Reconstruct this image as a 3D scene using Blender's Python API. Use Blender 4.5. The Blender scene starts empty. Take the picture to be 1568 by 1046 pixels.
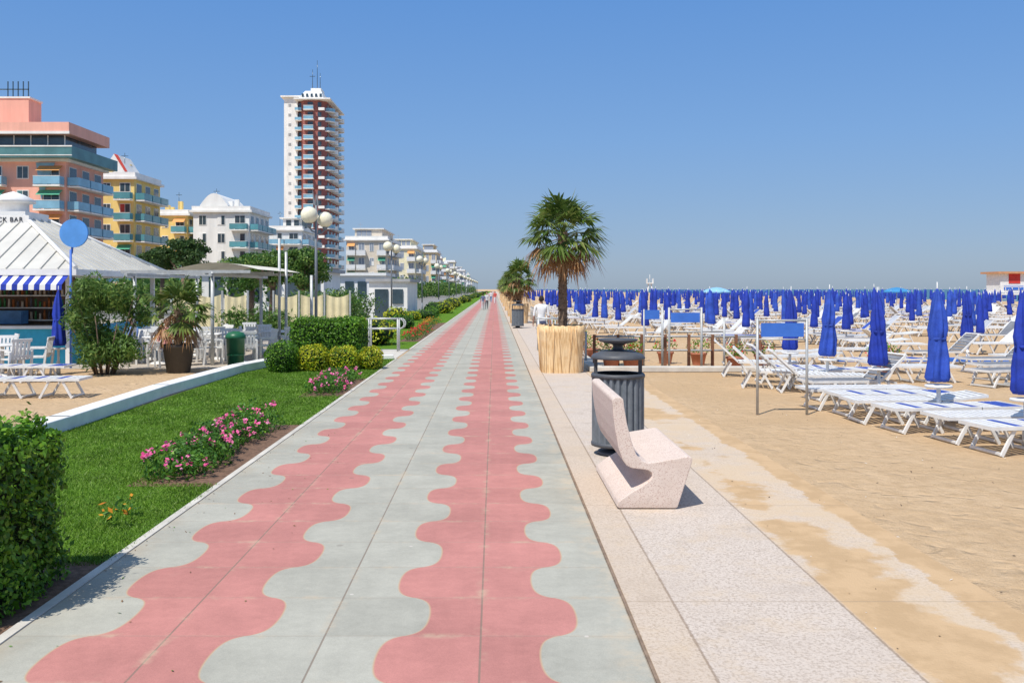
import bpy, math, random
import numpy as np
from mathutils import Vector, Matrix
random.seed(7); rng=np.random.default_rng(7)
scene=bpy.context.scene
COL=scene.collection

# ------------------------------------------------------------------ helpers
def lin(v):
    v/=255.0
    return v/12.92 if v<=0.04045 else ((v+0.055)/1.055)**2.4
def C(r,g,b,k=1.0):
    return (min(lin(r)*k,1),min(lin(g)*k,1),min(lin(b)*k,1),1)

class NT:
    def __init__(s,name):
        s.m=bpy.data.materials.new(name); s.m.use_nodes=True
        s.t=s.m.node_tree; s.n=s.t.nodes; s.l=s.t.links
        s.b=s.n['Principled BSDF']; s.out=s.n['Material Output']
    def node(s,t,**k):
        n=s.n.new(t)
        for a,v in k.items(): setattr(n,a,v)
        return n
    def put(s,sock,v):
        if isinstance(v,bpy.types.NodeSocket): s.l.new(v,sock)
        else: sock.default_value=v
    def M(s,op,a,b=None,c=None,clamp=False):
        n=s.node('ShaderNodeMath',operation=op,use_clamp=clamp)
        s.put(n.inputs[0],a)
        if b is not None: s.put(n.inputs[1],b)
        if c is not None: s.put(n.inputs[2],c)
        return n.outputs[0]
    def mix(s,f,a,b,bt='MIX'):
        n=s.node('ShaderNodeMix',data_type='RGBA',blend_type=bt)
        s.put(n.inputs[0],f); s.put(n.inputs[6],a); s.put(n.inputs[7],b)
        return n.outputs[2]
    def co(s,kind='Object'):
        return s.node('ShaderNodeTexCoord').outputs[kind]
    def noise(s,sc,det=4,rough=0.6,vec=None):
        n=s.node('ShaderNodeTexNoise'); n.inputs['Scale'].default_value=sc
        n.inputs['Detail'].default_value=det; n.inputs['Roughness'].default_value=rough
        s.l.new(vec if vec is not None else s.co(),n.inputs['Vector']); return n.outputs['Fac']
    def ss(s,x,a,b,lo=0.0,hi=1.0):
        n=s.node('ShaderNodeMapRange',interpolation_type='SMOOTHSTEP')
        s.put(n.inputs[0],x)
        for i,v in zip((1,2,3,4),(a,b,lo,hi)): n.inputs[i].default_value=v
        return n.outputs[0]
    def bump(s,h,strength=0.3,dist=0.02):
        n=s.node('ShaderNodeBump'); n.inputs['Strength'].default_value=strength
        n.inputs['Distance'].default_value=dist
        s.l.new(h,n.inputs['Height']); s.l.new(n.outputs[0],s.b.inputs['Normal'])
    def base(s,v): s.put(s.b.inputs['Base Color'],v)

def mat(name,col,rough=0.8,var=0.12,scale=3.0,bump=0.0,bs=30.0,metal=0.0,spec=0.4):
    t=NT(name)
    if var>0:
        f=t.noise(scale,5,0.65)
        f=t.ss(f,0.3,0.7,1-var,1+var*0.5)
        n=t.node('ShaderNodeVectorMath',operation='SCALE'); n.inputs[0].default_value=col[:3]
        t.l.new(f,n.inputs['Scale']); t.base(n.outputs[0])
    else: t.base(col)
    t.b.inputs['Roughness'].default_value=rough; t.b.inputs['Metallic'].default_value=metal
    t.b.inputs['Specular IOR Level'].default_value=spec
    if bump>0: t.bump(t.noise(bs,4),bump,0.01)
    return t.m

def wallmat(name,col,var=.1):
    t=NT(name)
    mp=t.node('ShaderNodeMapping'); mp.inputs['Scale'].default_value=(1.1,1.1,.12); t.l.new(t.co(),mp.inputs[0])
    f=t.ss(t.noise(1,5,.7,mp.outputs[0]),.3,.72,1-var,1.04); f2=t.ss(t.noise(.35,4),.3,.7,.94,1.04)
    n=t.node('ShaderNodeVectorMath',operation='SCALE'); n.inputs[0].default_value=col[:3]; t.l.new(t.M('MULTIPLY',f,f2),n.inputs['Scale'])
    t.base(n.outputs[0]); t.b.inputs['Roughness'].default_value=.9; t.b.inputs['Specular IOR Level'].default_value=.2
    return t.m

def leafmat(name,c1,c2,c3=None,rough=0.5,trans=0.3):
    t=NT(name)
    g=t.node('ShaderNodeNewGeometry').outputs['Random Per Island']
    r=t.node('ShaderNodeValToRGB'); t.l.new(g,r.inputs[0])
    r.color_ramp.elements[0].color=c1; r.color_ramp.elements[1].color=c2
    if c3:
        e=r.color_ramp.elements.new(0.85); e.color=c2; r.color_ramp.elements[2].color=c3
    f=t.noise(1.6,3); f=t.ss(f,0.3,0.7,0.75,1.2)
    n=t.node('ShaderNodeVectorMath',operation='SCALE'); t.l.new(r.outputs[0],n.inputs[0]); t.l.new(f,n.inputs['Scale'])
    t.base(n.outputs[0]); t.b.inputs['Roughness'].default_value=rough; t.b.inputs['Specular IOR Level'].default_value=0.3
    tr=t.node('ShaderNodeBsdfTranslucent'); t.l.new(n.outputs[0],tr.inputs[0])
    mx=t.node('ShaderNodeMixShader'); mx.inputs[0].default_value=trans
    t.l.new(t.b.outputs[0],mx.inputs[1]); t.l.new(tr.outputs[0],mx.inputs[2]); t.l.new(mx.outputs[0],t.out.inputs[0])
    return t.m

def empty(name,loc=(0,0,0),rz=0,parent=None):
    o=bpy.data.objects.new(name,None); COL.objects.link(o); o.location=loc; o.rotation_euler[2]=rz
    if parent: o.parent=parent
    return o

class MB:
    def __init__(s): s.v=[]; s.f=[]; s.m=[]; s.sm=[]
    def add(s,vs,fs,m=0,smooth=False):
        o=len(s.v); s.v+= [tuple(v) for v in vs]
        s.f+=[tuple(i+o for i in f) for f in fs]; s.m+=[m]*len(fs); s.sm+=[smooth]*len(fs)
    def box(s,x0,x1,y0,y1,z0,z1,m=0):
        s.add([(x0,y0,z0),(x1,y0,z0),(x1,y1,z0),(x0,y1,z0),(x0,y0,z1),(x1,y0,z1),(x1,y1,z1),(x0,y1,z1)],
          [(0,3,2,1),(4,5,6,7),(0,1,5,4),(1,2,6,5),(2,3,7,6),(3,0,4,7)],m)
    def obox(s,c,sz,R,m=0):
        c=Vector(c); h=Vector(sz)/2; vs=[]
        for x,y,z in [(-1,-1,-1),(1,-1,-1),(1,1,-1),(-1,1,-1),(-1,-1,1),(1,-1,1),(1,1,1),(-1,1,1)]:
            vs.append(c+R@Vector((x*h.x,y*h.y,z*h.z)))
        s.add(vs,[(0,3,2,1),(4,5,6,7),(0,1,5,4),(1,2,6,5),(2,3,7,6),(3,0,4,7)],m)
    def cyl(s,p0,p1,r0,r1=None,n=10,m=0,cap=True):
        if r1 is None: r1=r0
        p0=Vector(p0); p1=Vector(p1); d=(p1-p0).normalized()
        a=d.orthogonal().normalized(); b=d.cross(a); vs=[]
        for p,r in ((p0,r0),(p1,r1)):
            for i in range(n):
                t=2*math.pi*i/n; vs.append(p+a*math.cos(t)*r+b*math.sin(t)*r)
        o=len(s.v); s.v+=[tuple(v) for v in vs]
        for i in range(n):
            j=(i+1)%n; s.f.append((o+i,o+j,o+n+j,o+n+i)); s.m.append(m); s.sm.append(True)
        if cap:
            s.f.append(tuple(o+i for i in range(n))[::-1]); s.f.append(tuple(o+n+i for i in range(n)))
            s.m+=[m,m]; s.sm+=[False,False]
    def tube(s,pts,r,n=8,m=0):
        for a,b in zip(pts[:-1],pts[1:]): s.cyl(a,b,r,r,n,m)
    def lathe(s,prof,c=(0,0,0),n=20,m=0,pleat=0,pk=0,smooth=True,tw=0):
        o=len(s.v); k=len(prof)
        for (r,z) in prof:
            for i in range(n):
                t=2*math.pi*i/n; rr=r*(1+pleat*math.cos(pk*(t+tw*z))+(.4*pleat*math.sin((pk-1)*t+z*5) if pleat else 0))
                s.v.append((c[0]+rr*math.cos(t),c[1]+rr*math.sin(t),c[2]+z))
        for a in range(k-1):
            for i in range(n):
                j=(i+1)%n; s.f.append((o+a*n+i,o+a*n+j,o+(a+1)*n+j,o+(a+1)*n+i)); s.m.append(m); s.sm.append(smooth)
    def mesh(s,name,mats):
        me=bpy.data.meshes.new(name); me.from_pydata(s.v,[],s.f)
        for m in mats: me.materials.append(m)
        me.polygons.foreach_set('material_index',s.m); me.polygons.foreach_set('use_smooth',s.sm); me.update(); return me
    def build(s,name,mats,parent=None,loc=(0,0,0),rz=0,bevel=0):
        o=bpy.data.objects.new(name,s.mesh(name,mats)); COL.objects.link(o); o.location=loc; o.rotation_euler[2]=rz
        if parent: o.parent=parent
        if bevel:
            b=o.modifiers.new('bev','BEVEL'); b.width=bevel; b.segments=2; b.limit_method='ANGLE'
        return o
    def parts(s,name,partmats,loc=(0,0,0),rz=0):
        e=empty(name,loc,rz)
        for i,(pn,mt) in enumerate(partmats):
            fs=[f for f,m in zip(s.f,s.m) if m==i]; sm=[q for q,m in zip(s.sm,s.m) if m==i]
            if not fs: continue
            q=MB(); idx={}
            for f in fs:
                for k in f:
                    if k not in idx: idx[k]=len(q.v); q.v.append(s.v[k])
                q.f.append(tuple(idx[k] for k in f))
            q.m=[0]*len(fs); q.sm=sm
            q.build(pn,[mt],parent=e)
        return e

def inst(mesh,name,loc,rz=0,sc=1.0):
    o=bpy.data.objects.new(name,mesh); COL.objects.link(o); o.location=loc; o.rotation_euler[2]=rz
    o.scale=(sc,sc,sc) if not isinstance(sc,tuple) else sc
    return o

def sheet(name,x0,x1,y0,y1,z,m,nx=1,ny=1):
    b=MB(); vs=[];fs=[]
    for j in range(ny+1):
        for i in range(nx+1): vs.append((x0+(x1-x0)*i/nx,y0+(y1-y0)*j/ny,z))
    for j in range(ny):
        for i in range(nx):
            a=j*(nx+1)+i; fs.append((a,a+1,a+nx+2,a+nx+1))
    b.add(vs,fs); return b.build(name,[m])

def np_mesh(name,V,F,k,mats,mi=None):
    me=bpy.data.meshes.new(name); nf=len(F)
    me.vertices.add(len(V)); me.vertices.foreach_set('co',V.astype(np.float32).ravel())
    me.loops.add(nf*k); me.loops.foreach_set('vertex_index',F.astype(np.int32).ravel())
    me.polygons.add(nf); me.polygons.foreach_set('loop_start',np.arange(0,nf*k,k,dtype=np.int32))
    me.polygons.foreach_set('loop_total',np.full(nf,k,dtype=np.int32))
    for m in mats: me.materials.append(m)
    if mi is not None: me.polygons.foreach_set('material_index',mi.astype(np.int32))
    me.update(calc_edges=True); me.validate(); return me

def unit(a): return a/np.maximum(np.linalg.norm(a,axis=1,keepdims=True),1e-6)
def leaf_geo(P,Nrm,size,aspect=0.5,tilt=0.7):
    n=len(P); nn=unit(Nrm+rng.normal(0,tilt,(n,3)))
    u=unit(np.cross(nn,rng.normal(0,1,(n,3)))); v=np.cross(nn,u)
    s=(size*rng.uniform(0.6,1.3,n))[:,None]
    V=np.stack([P-u*s,P+v*s*aspect,P+u*s,P-v*s*aspect],1).reshape(-1,3)
    F=np.arange(4*n).reshape(n,4); return V,F
def wob(P,f=2.0,ph=0):
    return (np.sin(P[:,0]*f*1.7+ph)+np.sin(P[:,1]*f*1.3+ph*2+1)+np.sin(P[:,2]*f*1.9+2+ph)+np.sin((P[:,0]+P[:,1]+P[:,2])*f*2.7+ph))/4
def blob_pts(c,r,n,lump=0.18,f=3.0,thick=0.3,zmin=None):
    d=unit(rng.normal(0,1,(n,3)))
    q=d*np.array(r); k=1+lump*wob(q+np.array(c),f)*1.6
    k*= 1-thick*rng.random(n)**2
    P=q*k[:,None]+np.array(c)
    if zmin is not None:
        kk=P[:,2]>zmin; P=P[kk]; d=d[kk]
    return P,d
def box_pts(x0,x1,y0,y1,z0,z1,n,j=0.04,lump=0.04):
    A=np.array([(y1-y0)*(z1-z0)]*2+[(x1-x0)*(z1-z0)]*2+[(x1-x0)*(y1-y0)]); A=A/A.sum()
    k=rng.choice(5,n,p=A); u=rng.random((n,3)); P=np.array([x0,y0,z0])+u*np.array([x1-x0,y1-y0,z1-z0])
    N=np.zeros((n,3))
    for i,(ax,val,sg) in enumerate([(0,x0,-1),(0,x1,1),(1,y0,-1),(1,y1,1),(2,z1,1)]):
        q=k==i; P[q,ax]=val; N[q,ax]=sg
    c=np.array([(x0+x1)/2,(y0+y1)/2,(z0+z1)/2]); h=np.array([(x1-x0)/2,(y1-y0)/2,(z1-z0)/2]); R=min(0.16,h.min()*0.6)
    q=P-c; inner=np.clip(q,-(h-R),h-R); dd=q-inner; L=np.linalg.norm(dd,axis=1,keepdims=True)
    low=(P[:,2:3]<z0+R); qq=inner+dd/np.maximum(L,1e-6)*R; P=np.where(low,P,c+qq)
    P=P+N*(lump*wob(P,3.5)[:,None]+rng.normal(0,j,(n,1)))
    P[:,2]=np.maximum(P[:,2],0.02)
    return P,N+np.array([0,0,.35])
def foliage(name,lst,size,mats,aspect=0.5,tilt=0.7,parent=None,probs=None):
    P=np.concatenate([a for a,b in lst]); N=np.concatenate([b for a,b in lst])
    V,F=leaf_geo(P,N,size,aspect,tilt)
    mi=rng.choice(len(mats),len(F),p=probs)
    me=np_mesh(name,V,F,4,mats,mi)
    o=bpy.data.objects.new(name,me); COL.objects.link(o)
    if parent: o.parent=parent
    return o
def ball(b,c,r,m=0,n=14,k=8):
    prof=[(max(0.001,math.sin(math.pi*i/k)),-math.cos(math.pi*i/k)) for i in range(k+1)]
    o=len(b.v); b.lathe(prof,(0,0,0),n,m)
    for i in range(o,len(b.v)):
        v=b.v[i]; b.v[i]=(c[0]+v[0]*r[0],c[1]+v[1]*r[1],c[2]+v[2]*r[2])

# ------------------------------------------------------------------ materials
white=mat('white_paint',(0.83,0.82,0.79,1),0.6,0.1)
whitew=wallmat('white_wall',(0.88,0.86,0.81,1),.1)
plastic=mat('white_plastic',(0.78,0.77,0.74,1),0.45,0.12,6)
steel=mat('galvanised_steel',(0.5,0.51,0.5,1),0.5,0.15,8,metal=0.3)
dark=mat('dark_metal',(0.05,0.055,0.065,1),0.45,0.2,8)
bluefab=mat('blue_canvas',(0.016,0.045,0.38,1),0.75,0.3,4,0.15,40)
bluefab2=mat('blue_canvas_faded',(0.03,0.085,0.47,1),0.75,0.3,4,0.15,40)
bluepaint=mat('blue_paint',(0.05,0.17,0.6,1),0.5,0.1)
concrete=mat('pale_concrete',(0.6,0.56,0.49,1),0.9,0.2,2,0.3,60)
core=mat('foliage_shade',(0.012,0.032,0.007,1),1,0.3,6)  # near-black green: the shade inside foliage, put into the colour
soil=mat('soil',(0.19,0.11,0.07,1),1,0.4,14,0.8,40)
bark=mat('palm_bark',(0.2,0.14,0.095,1),0.95,0.5,14,0.9,30)
gleaf=leafmat('hedge_leaf',(0.06,0.17,0.012,1),(0.18,0.38,0.025,1),(0.34,0.55,0.06,1))
dleaf=leafmat('dark_leaf',(0.025,0.085,0.015,1),(0.08,0.18,0.025,1),(0.14,0.26,0.04,1))
oleaf=leafmat('oleander_leaf',(0.07,0.16,0.035,1),(0.19,0.3,0.06,1),(0.34,0.42,0.12,1))
yleaf=leafmat('yellow_leaf',(0.3,0.36,0.015,1),(0.66,0.64,0.03,1),(0.75,0.7,0.1,1))
fleaf=leafmat('flower_leaf',(0.04,0.13,0.02,1),(0.12,0.28,0.04,1))
pink=leafmat('pink_petal',(0.75,0.06,0.25,1),(0.88,0.2,0.42,1),(0.88,0.5,0.65,1),trans=0.15)
red=leafmat('red_petal',(0.65,0.02,0.03,1),(0.8,0.05,0.05,1))
orange=leafmat('orange_petal',(0.7,0.2,0.02,1),(0.8,0.4,0.03,1))
grassb=leafmat('grass_blade',(0.09,0.19,0.015,1),(0.17,0.31,0.03,1),(0.3,0.41,0.09,1))
palmg=leafmat('palm_frond_green',(0.06,0.12,0.02,1),(0.17,0.24,0.05,1),(0.36,0.38,0.12,1),rough=0.4)
palmd=leafmat('palm_frond_dry',(0.26,0.12,0.045,1),(0.5,0.28,0.12,1),trans=0.1)
terra=mat('terracotta',(0.5,0.19,0.11,1),0.85,0.15)
glassd=mat('window_glass',(0.05,0.08,0.1,1),0.15,0.3,1,spec=0.8)
roofg=mat('roof_grey',(0.4,0.4,0.4,1),0.8,0.2,0.5)

# sand
t=NT('sand')
n1=t.noise(0.35,5); n2=t.noise(5,6,0.7); n3=t.noise(90,3)
a=t.mix(t.ss(n1,0.35,0.65),(0.57,0.39,0.22,1),(0.66,0.47,0.285,1))
a=t.mix(t.ss(n2,0.35,0.7),a,(0.53,0.365,0.21,1)); a=t.mix(t.ss(n3,0.45,0.75,0,0.5),a,(0.73,0.55,0.37,1))
t.base(a); t.b.inputs['Roughness'].default_value=1; t.b.inputs['Specular IOR Level'].default_value=0.1
v=t.node('ShaderNodeTexVoronoi',feature='SMOOTH_F1'); v.inputs['Scale'].default_value=3.3
dv=t.node('ShaderNodeVectorMath',operation='ADD'); t.l.new(t.co(),dv.inputs[0])
dn=t.node('ShaderNodeTexNoise'); dn.inputs['Scale'].default_value=2.0; t.l.new(t.co(),dn.inputs['Vector']); t.l.new(dn.outputs['Color'],dv.inputs[1]); t.l.new(dv.outputs[0],v.inputs['Vector'])
foot=t.M('MULTIPLY',t.ss(v.outputs['Distance'],0.0,0.4),t.ss(n1,.42,.6,.25,1.0))
h=t.M('ADD',t.M('MULTIPLY',foot,0.7),n2); h=t.M('ADD',h,t.M('MULTIPLY',n3,0.25))
t.bump(h,0.8,0.08); sand=t.m

# paving
t=NT('promenade_paving')
sp=t.node('ShaderNodeSeparateXYZ'); t.l.new(t.co(),sp.inputs[0]); X,Y=sp.outputs[0],sp.outputs[1]
W=0.8975; H=0.65
cs=t.M('COSINE',t.M('MULTIPLY',t.M('SUBTRACT',Y,5.585),2*math.pi/1.3))
w=t.M('MULTIPLY',t.M('DIVIDE',t.M('MULTIPLY',cs,1.35),t.M('ADD',t.M('ABSOLUTE',cs),0.35)),0.125)
u=t.M('SUBTRACT',X,w)
def band(a,b): return t.M('MULTIPLY',t.M('GREATER_THAN',u,a),t.M('LESS_THAN',u,b))
mask=t.M('ADD',band(-2.32,-1.425),band(-0.52,0.375))
dm=None
for c_ in (-2.32,-1.425,-0.52,0.375):
    d=t.M('ABSOLUTE',t.M('SUBTRACT',u,c_)); dm=d if dm is None else t.M('MINIMUM',dm,d)
cx=t.M('DIVIDE',t.M('ADD',X,2.77),W); ry=t.M('DIVIDE',t.M('SUBTRACT',Y,5.26),H)
fx=t.M('MULTIPLY',t.M('ABSOLUTE',t.M('SUBTRACT',t.M('FRACT',t.M('ADD',cx,0.5)),0.5)),W)
fy=t.M('MULTIPLY',t.M('ABSOLUTE',t.M('SUBTRACT',t.M('FRACT',t.M('ADD',ry,0.5)),0.5)),H)
wn=t.node('ShaderNodeTexWhiteNoise',noise_dimensions='2D'); cb=t.node('ShaderNodeCombineXYZ')
t.l.new(t.M('FLOOR',cx),cb.inputs[0]); t.l.new(t.M('FLOOR',ry),cb.inputs[1]); t.l.new(cb.outputs[0],wn.inputs['Vector'])
col=t.mix(mask,(0.415,0.40,0.335,1),(0.50,0.215,0.185,1))
tv=t.M('MULTIPLY',t.M('ADD',0.93,t.M('MULTIPLY',wn.outputs['Value'],0.13)),t.ss(t.noise(1.1,7,0.75),0.3,0.7,0.87,1.08))
tv=t.M('MULTIPLY',tv,t.ss(t.noise(160,2),0.3,0.7,0.92,1.07)); tv=t.M('MULTIPLY',tv,t.ss(t.noise(9,5,.75),.3,.7,.95,1.04))
sc=t.node('ShaderNodeVectorMath',operation='SCALE'); t.l.new(col,sc.inputs[0]); t.l.new(tv,sc.inputs['Scale'])
col=sc.outputs[0]
col=t.mix(t.ss(dm,0.003,0.009,0.6,0),col,(0.5,0.36,0.22,1))
jc=t.ss(fx,0.003,0.008,0.8,0); jr=t.ss(fy,0.002,0.006,0.5,0)
col=t.mix(jc,col,(0.22,0.17,0.13,1)); col=t.mix(jr,col,(0.32,0.26,0.2,1))
# sand collected beside joints and edges
jd=t.M('MULTIPLY',t.ss(t.M('MINIMUM',fx,fy),0.0,0.06,.5,0),t.ss(t.noise(3.5,5,.7),.48,.68)); col=t.mix(jd,col,(0.56,0.44,0.3,1))
es=t.M('MULTIPLY',t.ss(X,.55,.82),t.ss(t.noise(2.5,6,.75),.42,.66,0,.6)); col=t.mix(es,col,(0.58,0.46,0.32,1))
es=t.M('MULTIPLY',t.ss(X,-2.55,-2.77),t.ss(t.noise(2.5,6,.75),.42,.66,0,.5)); col=t.mix(es,col,(0.4,0.32,0.22,1))
col=t.mix(t.ss(t.noise(0.6,6,0.75),0.58,0.78,0,0.35),col,(0.56,0.46,0.34,1))
vv=t.node('ShaderNodeTexVoronoi'); vv.inputs['Scale'].default_value=2.1; t.l.new(t.co(),vv.inputs['Vector'])
col=t.mix(t.ss(vv.outputs['Distance'],0.02,0.035,0.55,0),col,(0.68,0.62,0.56,1))
vg=t.node('ShaderNodeTexVoronoi'); vg.inputs['Scale'].default_value=1.3; t.l.new(t.co(),vg.inputs['Vector'])
col=t.mix(t.ss(vg.outputs['Distance'],0.025,0.045,0.35,0),col,(0.16,0.13,0.11,1))
t.base(col); t.b.inputs['Roughness'].default_value=0.85; t.b.inputs['Specular IOR Level'].default_value=0.25
hh=t.M('SUBTRACT',t.M('MULTIPLY',t.noise(120,3),0.25),t.M('ADD',jc,jr)); t.bump(hh,0.35,0.006)
paving=t.m

# washed concrete verge
t=NT('washed_concrete')
sp=t.node('ShaderNodeSeparateXYZ'); t.l.new(t.co(),sp.inputs[0]); X,Y=sp.outputs[0],sp.outputs[1]
v2=t.node('ShaderNodeTexNoise'); v2.inputs['Scale'].default_value=48; v2.inputs['Detail'].default_value=5; v2.inputs['Roughness'].default_value=.7; t.l.new(t.co(),v2.inputs['Vector'])
vo=t.node('ShaderNodeTexVoronoi'); vo.inputs['Scale'].default_value=60; t.l.new(t.co(),vo.inputs['Vector'])
col=t.mix(t.ss(v2.outputs['Fac'],0.46,0.62,0,.75),(0.62,0.53,0.45,1),(0.36,0.285,0.225,1))
col=t.mix(t.ss(vo.outputs['Distance'],0.15,0.4,0.25,0),col,(0.75,0.69,0.62,1))
col=t.mix(t.ss(t.noise(0.9,5),0.4,0.7,0,0.45),col,(0.52,0.43,0.35,1))
col=t.mix(t.ss(t.noise(2.4,6,.7),0.52,0.72,0,0.4),col,(0.36,0.29,0.23,1))
strip=t.M('LESS_THAN',X,1.14)
col=t.mix(t.M('MULTIPLY',strip,0.3),col,(0.55,0.41,0.27,1))
pk=t.M('MULTIPLY',t.M('ABSOLUTE',t.M('SUBTRACT',X,2.45)),-.34)
smask=t.ss(t.M('ADD',t.M('ADD',t.noise(0.6,6,0.62),pk),.06),0.47,0.53)
smask=t.M('MULTIPLY',smask,t.ss(X,2.19,2.23))
edge=t.ss(t.M('ADD',X,t.M('MULTIPLY',t.M('SUBTRACT',t.noise(2.2,6,.7),.5),.45)),2.98,3.03); smask=t.M('MAXIMUM',smask,edge)
s2=t.mix(t.ss(t.noise(3,6),0.4,0.6),(0.58,0.40,0.23,1),(0.5,0.34,0.19,1))
thin=t.ss(t.noise(1.7,7,0.75),0.47,0.72,0,0.55)
col=t.mix(thin,col,(0.6,0.46,0.31,1))
wash=t.M('MULTIPLY',t.ss(X,2.19,2.23),t.ss(t.noise(1.3,7,.8),.35,.6,.15,.75)); col=t.mix(wash,col,(0.62,0.47,0.31,1))
col=t.mix(smask,col,s2)
j=t.M('MINIMUM',t.M('ABSOLUTE',t.M('SUBTRACT',X,1.14)),t.M('ABSOLUTE',t.M('SUBTRACT',X,2.2)))
jn=t.M('ADD',j,t.M('MULTIPLY',t.M('SUBTRACT',t.noise(20,3),0.5),0.02))
yj=t.M('MULTIPLY',t.M('ABSOLUTE',t.M('SUBTRACT',t.M('FRACT',t.M('ADD',t.M('DIVIDE',Y,2.6),0.25)),0.5)),2.6)
col=t.mix(t.ss(jn,0.003,0.013,0.6,0),col,(0.22,0.15,0.1,1)); col=t.mix(t.ss(yj,0.005,0.012,0.4,0),col,(0.32,0.24,0.17,1))
t.base(col); t.b.inputs['Roughness'].default_value=0.95; t.b.inputs['Specular IOR Level'].default_value=0.15
t.bump(t.M('ADD',v2.outputs['Fac'],t.M('MULTIPLY',t.noise(15,4),.5)),0.5,0.012); verge=t.m

t=NT('lawn_soil')
col=t.mix(t.ss(t.noise(1.2,5),0.35,0.65),(0.11,0.225,0.022,1),(0.165,0.3,0.035,1))
col=t.mix(t.ss(t.noise(60,3),0.4,0.65),col,(0.07,0.15,0.015,1))
t.base(col); t.b.inputs['Roughness'].default_value=1; t.b.inputs['Specular IOR Level'].default_value=0.05; t.bump(t.noise(70,3),0.8,0.03); lawnm=t.m

t=NT('sea_water'); t.base((0.07,0.17,0.24,1)); t.b.inputs['Roughness'].default_value=0.7; t.b.inputs['Specular IOR Level'].default_value=0.15; t.bump(t.noise(0.8,4),0.5,0.3); seam=t.m

# ------------------------------------------------------------------ ground
sheet('ground',-6000,6000,-20,9000,-0.004,sand)
sheet('sea',85,6000,-20,8990,0.0,seam)
sheet('promenade_path',-2.77,0.82,-2,900,0.008,paving)
sheet('verge_path',0.845,3.25,-2,900,0.004,verge)
b=MB(); b.box(0.822,0.84,-2,900,-0.02,0.012); b.build('edging_strip',[mat('rusty_edge',(0.27,0.19,0.13,1),0.9,0.3,10)])
sheet('lawn',-6.05,-2.80,3,26.2,0.004,lawnm)
sheet('lawn',-5.4,-2.80,30.5,900,0.004,lawnm)
b=MB(); b.box(-2.84,-2.772,-2,26.2,-0.02,0.016); b.box(-2.84,-2.772,30.5,900,-0.02,0.016); b.build('kerb',[concrete])
sheet('terrace_path',-40,-6.4,23.0,60,0.002,mat('terrace_paving',(0.5,0.43,0.35,1),0.9,0.2,1,0.2,20))
sheet('cross_path',-6.4,-2.84,26.3,30.4,0.004,concrete)
sheet('back_road',-40,-5.5,60,900,0.001,mat('asphalt_pale',(0.25,0.24,0.22,1),0.9,0.2,1))
b=MB()
pts=[(-6.15,4.5),(-6.18,13),(-6.3,17.3),(-6.15,22),(-5.75,24.4),(-5.0,25.9),(-2.95,26.25)]
for (x0,y0),(x1,y1) in zip(pts[:-1],pts[1:]):
    d=Vector((x1-x0,y1-y0,0)); L=d.length; d.normalize()
    hgt=0.2 if y1<25 else 0.12
    b.obox(((x0+x1)/2,(y0+y1)/2,hgt/2),(L+0.1,0.32,hgt),Matrix.Rotation(math.atan2(d.y,d.x),3,'Z'))
b.build('low_white_wall',[white],bevel=0.015)

# grass blades
n=165000
D=5*np.exp(rng.random(n)*math.log(26/5.0)); XX=rng.uniform(-6.0,-2.80,n)
bare=((XX>-3.5)&(((D>9.35)&(D<13.4))|((D>17.1)&(D<20.3))|(D<6.6)))|((XX>-2.86)&(rng.random(n)<.6))
D=D[~bare]; XX=XX[~bare]; n=len(D)
hh=rng.uniform(0.015,0.04,n)*(1+0.3*np.sin(D*3)*np.sin(XX*4)); wd=0.0035*(0.6+D/9)
ang=rng.uniform(0,2*math.pi,n); dx=np.cos(ang)*wd; dy=np.sin(ang)*wd
lean=rng.normal(0,0.018,(n,2))
V=np.stack([np.stack([XX-dx,D-dy,np.full(n,0.003)],1),np.stack([XX+dx,D+dy,np.full(n,0.003)],1),np.stack([XX+lean[:,0],D+lean[:,1],hh],1)],1).reshape(-1,3)
o=bpy.data.objects.new('grass',np_mesh('grass',V,np.arange(3*n).reshape(n,3),3,[grassb])); COL.objects.link(o)
n=420; P=np.stack([rng.uniform(2.2,11,n),4+12*rng.random(n)**1.3,rng.uniform(.004,.01,n)],1)
foliage('beach_litter',[(P,np.tile([0,0,1.],(n,1)))],.014,[mat('twig',(.1,.06,.035,1)),mat('shell',(.75,.68,.58,1))],.45,.3,probs=[.6,.4])
n=90; P=np.stack([-2.75+1.2*rng.random(n)**2.5,4.4+9*rng.random(n),np.full(n,.014)],1)
foliage('fallen_leaves',[(P,np.tile([0,0,1.],(n,1)))],.013,[mat('dry_leaf',(.2,.11,.05,1)),gleaf],.4,.25,probs=[.75,.25])

# ------------------------------------------------------------------ near hedge
def hedge(name,x0,x1,y0,y1,z1,n,size,mats,probs=None,lump=0.05):
    e=empty(name)
    b=MB(); b.box(x0+.09,x1-.09,y0+.09,y1-.09,0,z1-.1); b.build('shade_core',[core],parent=e)  # solid dark box added inside the leaves, its colour stands for inner shade
    l=[box_pts(x0,x1,y0,y1,0.03,z1,n,0.04,lump)]
    foliage('leaves',l,size,mats,0.6,0.75,parent=e,probs=probs); return e
hedge('box_hedge',-5.4,-3.0,5.2,6.35,1.09,38000,0.022,[gleaf,dleaf],[0.82,0.18],0.07)
sheet('flowerbed_soil',-3.5,-2.85,4.2,6.7,0.006,soil)
P=np.stack([rng.uniform(-3.3,-3.1,60),rng.uniform(7.6,8.1,60),rng.uniform(0.05,0.22,60)],1)
foliage('marigold_plant',[(P,np.tile([0,0,1],(60,1)))],0.03,[orange,fleaf],probs=[0.3,0.7])

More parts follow.
